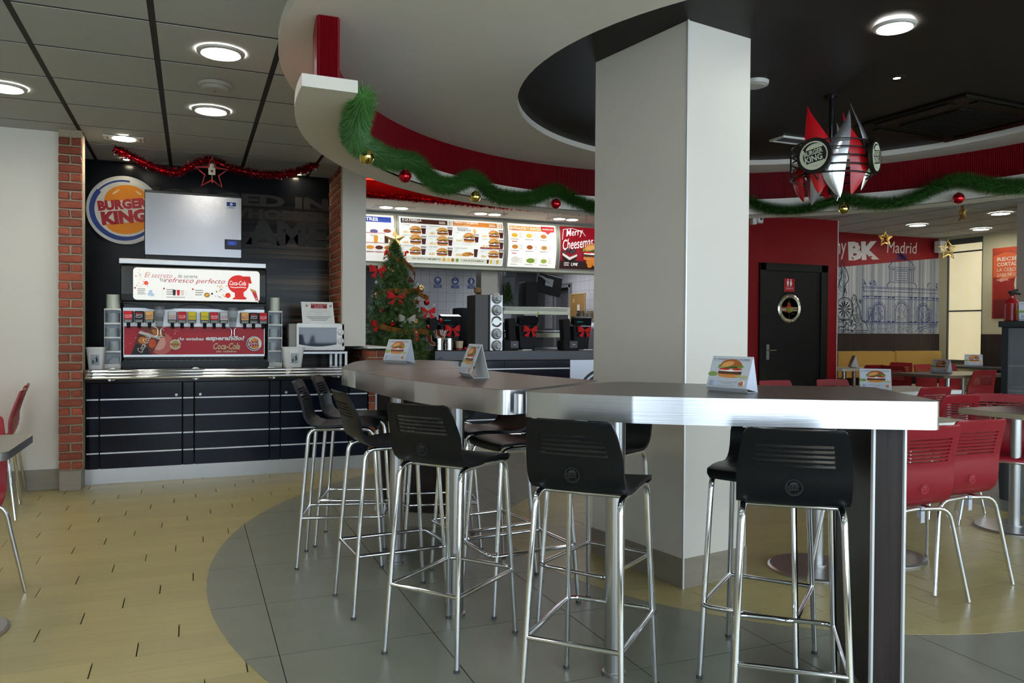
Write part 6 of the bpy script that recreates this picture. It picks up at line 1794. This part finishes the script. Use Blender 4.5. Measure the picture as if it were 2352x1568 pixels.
# ---------------------------------------------------------------- posters, extinguisher, stars on the right
t = thing('wall_poster', 'red and orange onion poster on the olive wall, cut by the right pillar', 'poster', (11.79, 8.0, 1.58))
MB().box(-.01, -.62, 0, .01, .62, 1.11).build('board', mat('poster_red', '#8a2a18', .45), t)
a = Art((-.01, .60, 0), (0, -1, 0), ZP, off=.002); a.rect(0.0, 0.0, 1.2, .34, '#4a0f10'); a.rect(0, .30, 1.2, .35, '#6e1c14'); a.poly([(0, .66), (.2, .60), (.5, .66), (.62, .80), (.5, .98), (.2, 1.04), (0, .98)], '#b4552e'); a.rect(0, 1.05, 1.2, .06, '#9a3a1c'); a.ell(.62, .52, .28, .30, '#d8d2b8'); a.ell(.22, .66, .14, .04, '#c8744c', rot=35)
for k, (s_, h, wd, b_) in enumerate((('RECIÉN', .075, .44, .03), ('CORTADA', .06, .40, .03), ('LA CEBOLLA', .055, .44, .0), ('SABE MUCHO', .055, .44, .0), ('MEJOR.', .05, .20, .0))): a.text(s_, .06, .90-k*.082, h, '#e6d8cc', w=wd, bold=b_)
a.build(t, 'poster_print', world=False)
structure('wall_right_pillar', MB().box(9.45, 6.05, 0, 10.0, 6.6, ZC), mat('pillar_paint', '#b9b0a4', .6))
t = thing('fire_extinguisher', 'red fire extinguisher with black hose above the display cabinet', 'extinguisher', (7.10, 5.0, 1.449))
MB().lathe([(.055, 0), (.06, .01), (.06, .17), (.045, .205), (.02, .22), (.02, .24)], seg=24).build('cylinder', mat('extinguisher_red', '#a3131a', .25), t)
MB().tube(bend([(0, 0, .24), (.0, 0, .27), (.07, -.03, .26)], .02), .012, 8).rbox((.02, 0, .285), (.10, .03, .02), ry=-.25).build('valve', blackmatt, t)
a = Art((-.03, -.0605, .05), XP, ZP, off=.001); a.rect(0, 0, .06, .07, '#c8a02a'); a.lines(.006, .006, .048, .05, 4, '#7a3a1a'); a.build(t, 'label', world=False)
gw = mat('gold_wire', (.62, .42, .12), .35, .9)
def wire_star(x, y, z, r, lab, rz, top):
    t = thing('gold_star', lab, 'ornament', (x, y, z-r), rz, 'gold wire stars under the far ceiling')
    m = MB(); pts = [((r if i % 2 == 0 else r*.42)*cos(pi/2+i*pi/5), (r if i % 2 == 0 else r*.42)*sin(pi/2+i*pi/5)) for i in range(10)]
    for q in range(3): m.tube([(px_+random.uniform(-.01, .01), random.uniform(-.02, .02), r+pz+random.uniform(-.01, .01)) for px_, pz in pts], .005, 5, closed=True)
    rd = random.Random(int(r*1000+x*7))
    for k in range(22):
        i, j = rd.sample(range(10), 2); f = rd.uniform(.3, .9); p, q = pts[i], pts[j]
        if abs(i-j) in (1, 2, 3, 9, 8, 7): m.tube([(p[0]*f, rd.uniform(-.025, .025), r+p[1]*f), (q[0]*f, rd.uniform(-.025, .025), r+q[1]*f)], .004, 4)
    m.build('star_wire', gw, t); MB().tube([(0, 0, 2*r), (0, 0, top-z+r)], .0015, 4).build('thread', gw, t)
wire_star(9.79, 8.90, 2.78, .125, 'gold wire star hanging before the red lettering band', -.2, 2.944)
wire_star(11.13, 8.90, 2.665, .165, 'dark gold wire star hanging before the bright window', -.35, 2.944)
wire_star(7.85, 6.10, 2.66, .085, 'gold star hanging edge-on nearest the ring shelf', 1.15, 2.944)
t = thing('gold_tassel', 'small white speaker box at the corner above the bright window', 'speaker', (11.66, 9.45, 2.70)); MB().box(-.07, -.05, 0, .07, .08, .19).build('box', whitepl, t, bevel=.01)
t.name = 'wall_speaker'
# ---------------------------------------------------------------- black display cabinet at the right edge
t = thing('display_cabinet', 'black display cabinet with glass shelves at the right edge', 'cabinet', (7.41, 4.51, 0), -1.0)
MB().box(-.66, -.43, 1.395, .7, .4, 1.448).build('cabinet_top', mat('cabinet_black', '#101215', .4), t, bevel=.003); MB().box(-.62, -.38, 0, .66, .36, .12).build('base', blackmatt, t)
for x in (-.61, .62):
    for y in (-.37, .35): MB().box(x-.025, y-.025, .12, x+.025, y+.025, 1.395).build('corner_post', mat('cabinet_black', '#101215', .4), t)
MB().box(-.6, .34, .12, .64, .36, 1.395).build('back_panel', mat('cabinet_back', '#1a1c20', .5), t)
gl_ = mat('cabinet_glass', (.45, .6, .55), .05, alpha=.25, spec=.2)
for z in (.55, .82, 1.04): MB().box(-.58, -.35, z, .6, .33, z+.008).build('glass_shelf', gl_, t)
MB().box(-.585, -.385, .14, .6, -.378, 1.385).build('glass_door', mat('door_glass_clear', (.9, .95, .95), .02, alpha=.06, spec=.2), t); MB().box(-.40, -.40, .86, -.36, -.385, 1.0).build('handle', chrome, t)
m = MB(); m.lathe([(.07, 0), (.08, .02), (.085, .15), (.06, .20), (.07, .22), (.07, .25), (0, .26)], seg=20); o = m.solo('blue_jug', mat('blue_jug', '#8fa6c8', .35), 'pale blue jug on the middle glass shelf of the display cabinet', 'jug'); o.location = (7.14, 4.75, .828)
m = MB(); m.lathe([(.06, 0), (.065, .1), (.05, .16), (.055, .18), (0, .18)], seg=18); o = m.solo('blue_cup', mat('blue_cup', '#4a70a8', .35), 'blue cup on the lowest glass shelf of the display cabinet', 'cup'); o.location = (7.14, 4.73, .558)
MB().box(7.06, 4.60, 1.048, 7.20, 4.72, 1.14).solo('white_box', whitepl, 'small white box on the top glass shelf of the display cabinet', 'box', bevel=.006)
rd = random.Random(3); m = MB()
for k in range(40):
    an, r = rd.random()*6.28, rd.uniform(.05, .16); z = .10+rd.random()*.16; c = Vector((r*cos(an), r*sin(an), z)); d = Vector((cos(an), sin(an), .3))*.045; q = Vector((-sin(an), cos(an), 0))*.022
    m.add([c-d, c+q, c+d, c-q], [(0, 1, 2, 3)])
t = thing('potted_plant', 'small green plant in a pot at the foot of the display cabinet', 'plant', (6.12, 4.28, .0)); 
MB().lathe([(.09, 0), (.12, .62), (.11, .62), (.0, .60)], seg=20).build('pot', darkgrey, t); o = m.build('leaves', mat('leaf_green', '#4a6a34', .5), t); o.location = (0, 0, .58)

# ---------------------------------------------------------------- tent cards
cardw = mat('card_white', '#d3d8dd', .5)
def tent(x, y, z, rz, lab, s=1.0, detail=True):
    t = thing('tent_card', lab, 'card', (x, y, z), rz, 'folded burger cards on the tables')
    hw, h, dpt, f = .098*s, .150*s, .036*s, .018*s
    th = .0015
    m = MB()
    m.extr([(-hw, -dpt-.016*s, f), (hw, -dpt-.016*s, f), (hw, 0, h), (-hw, 0, h)], (0, th, 0)); m.build('front_leaf', cardw, t)
    m = MB(); m.extr([(-hw, dpt, 0), (hw, dpt, 0), (hw, th, h), (-hw, th, h)], (0, th, 0)); m.build('rear_leaf', whitepl, t)
    m = MB(); m.extr([(-hw, -dpt, .0), (hw, -dpt, .0), (hw, -dpt-.016*s, f), (-hw, -dpt-.016*s, f)], (0, th, 0)); m.box(-hw, -dpt, 0, hw, dpt, .0015); m.build('foot_fold', cardw, t)
    for sg in (-1, 1):
        if sg == 1 and detail: MB().extr([(hw-.001, -dpt-.012*s, f), (hw-.001, dpt, 0), (hw-.001, .001, h-.004)], (-.001, 0, 0)).build('side_gusset', mat('gusset_white', '#c9d0e0', .5), t)
    v = Vector((0, dpt+.016*s, h-f)); H = v.length
    a = Art((-hw, -dpt-.016*s, f), XP, v, off=.0008, step=.00015)
    Wd = 2*hw
    a.rect(0, 0, Wd, H, '#c4cad2'); a.text('TU OPINIÓN VALE UN WHOPPER', .008*s, H*.86, H*.075, '#3a4250', w=Wd*.9, bold=.015, shear=.2)
    a.rect(.004*s, H*.835, Wd*.94, H*.006, '#8a94a0'); a.rect(.004*s, H*.27, Wd*.95, H*.006, '#8a94a0')
    a.ell(Wd*.10, H*.42, Wd*.12, H*.08, '#7f9a54', n=12)
    a.burger(Wd*.52, H*.34, Wd*.60, 1.05, bun='#9a5428')
    a.ell(Wd*.76, H*.37, Wd*.085, H*.035, '#a8a86a'); a.ell(Wd*.88, H*.35, Wd*.10, H*.045, '#b4b47c')
    for k in range(3): a.poly([(.012*s+k*.012*s, H*.05), (.03*s+k*.012*s, H*.03), (.036*s+k*.012*s, H*.20), (.016*s+k*.012*s, H*.22)], ['#9aa4b4', '#aab4c8', '#bccbe4'][k])
    a.text('EN EL SOBRE TIENES LAS INSTRUCCIONES', Wd*.24, H*.165, H*.030, '#5a626e', w=Wd*.52); a.text('PARA CONSEGUIRLO', Wd*.38, H*.115, H*.030, '#5a626e', w=Wd*.26)
    a.crown(Wd*.87, H*.14, Wd*.075); a.rect(Wd*.3, H*.04, Wd*.42, H*.012, '#8a94a0')
    a.build(t, 'card_print', world=False)
    return t
tent(1.845, 2.355, 1.1135, radians(-71), 'folded burger card on the nearest high table, printed face to the viewer', .86)
tent(1.285, 5.11, 1.1135, radians(-58), 'folded burger card on the far high table before the low brick wall', 1.04)
tent(1.235, 3.47, 1.1135, radians(-93), 'folded burger card seen edge-on on the middle high table', 1.03, False)
tent(5.62, 5.20, .8215, radians(-40), 'folded burger card on the pale low table beyond the high table', 1.3)
tent(8.95, 7.22, .8215, radians(-85), 'folded burger card turned sideways on the far low table', 1.2)
tent(11.38, 8.62, .8235, radians(-48), 'folded burger card on the narrow table under the window', 1.25)
tent(9.12, 8.83, .8215, radians(-125), 'open folded card seen edge-on on the table before the mustard bench', 1.2)
tent(7.10, 4.79, 1.4495, radians(-50), 'folded burger card on top of the black display cabinet', 1.2)
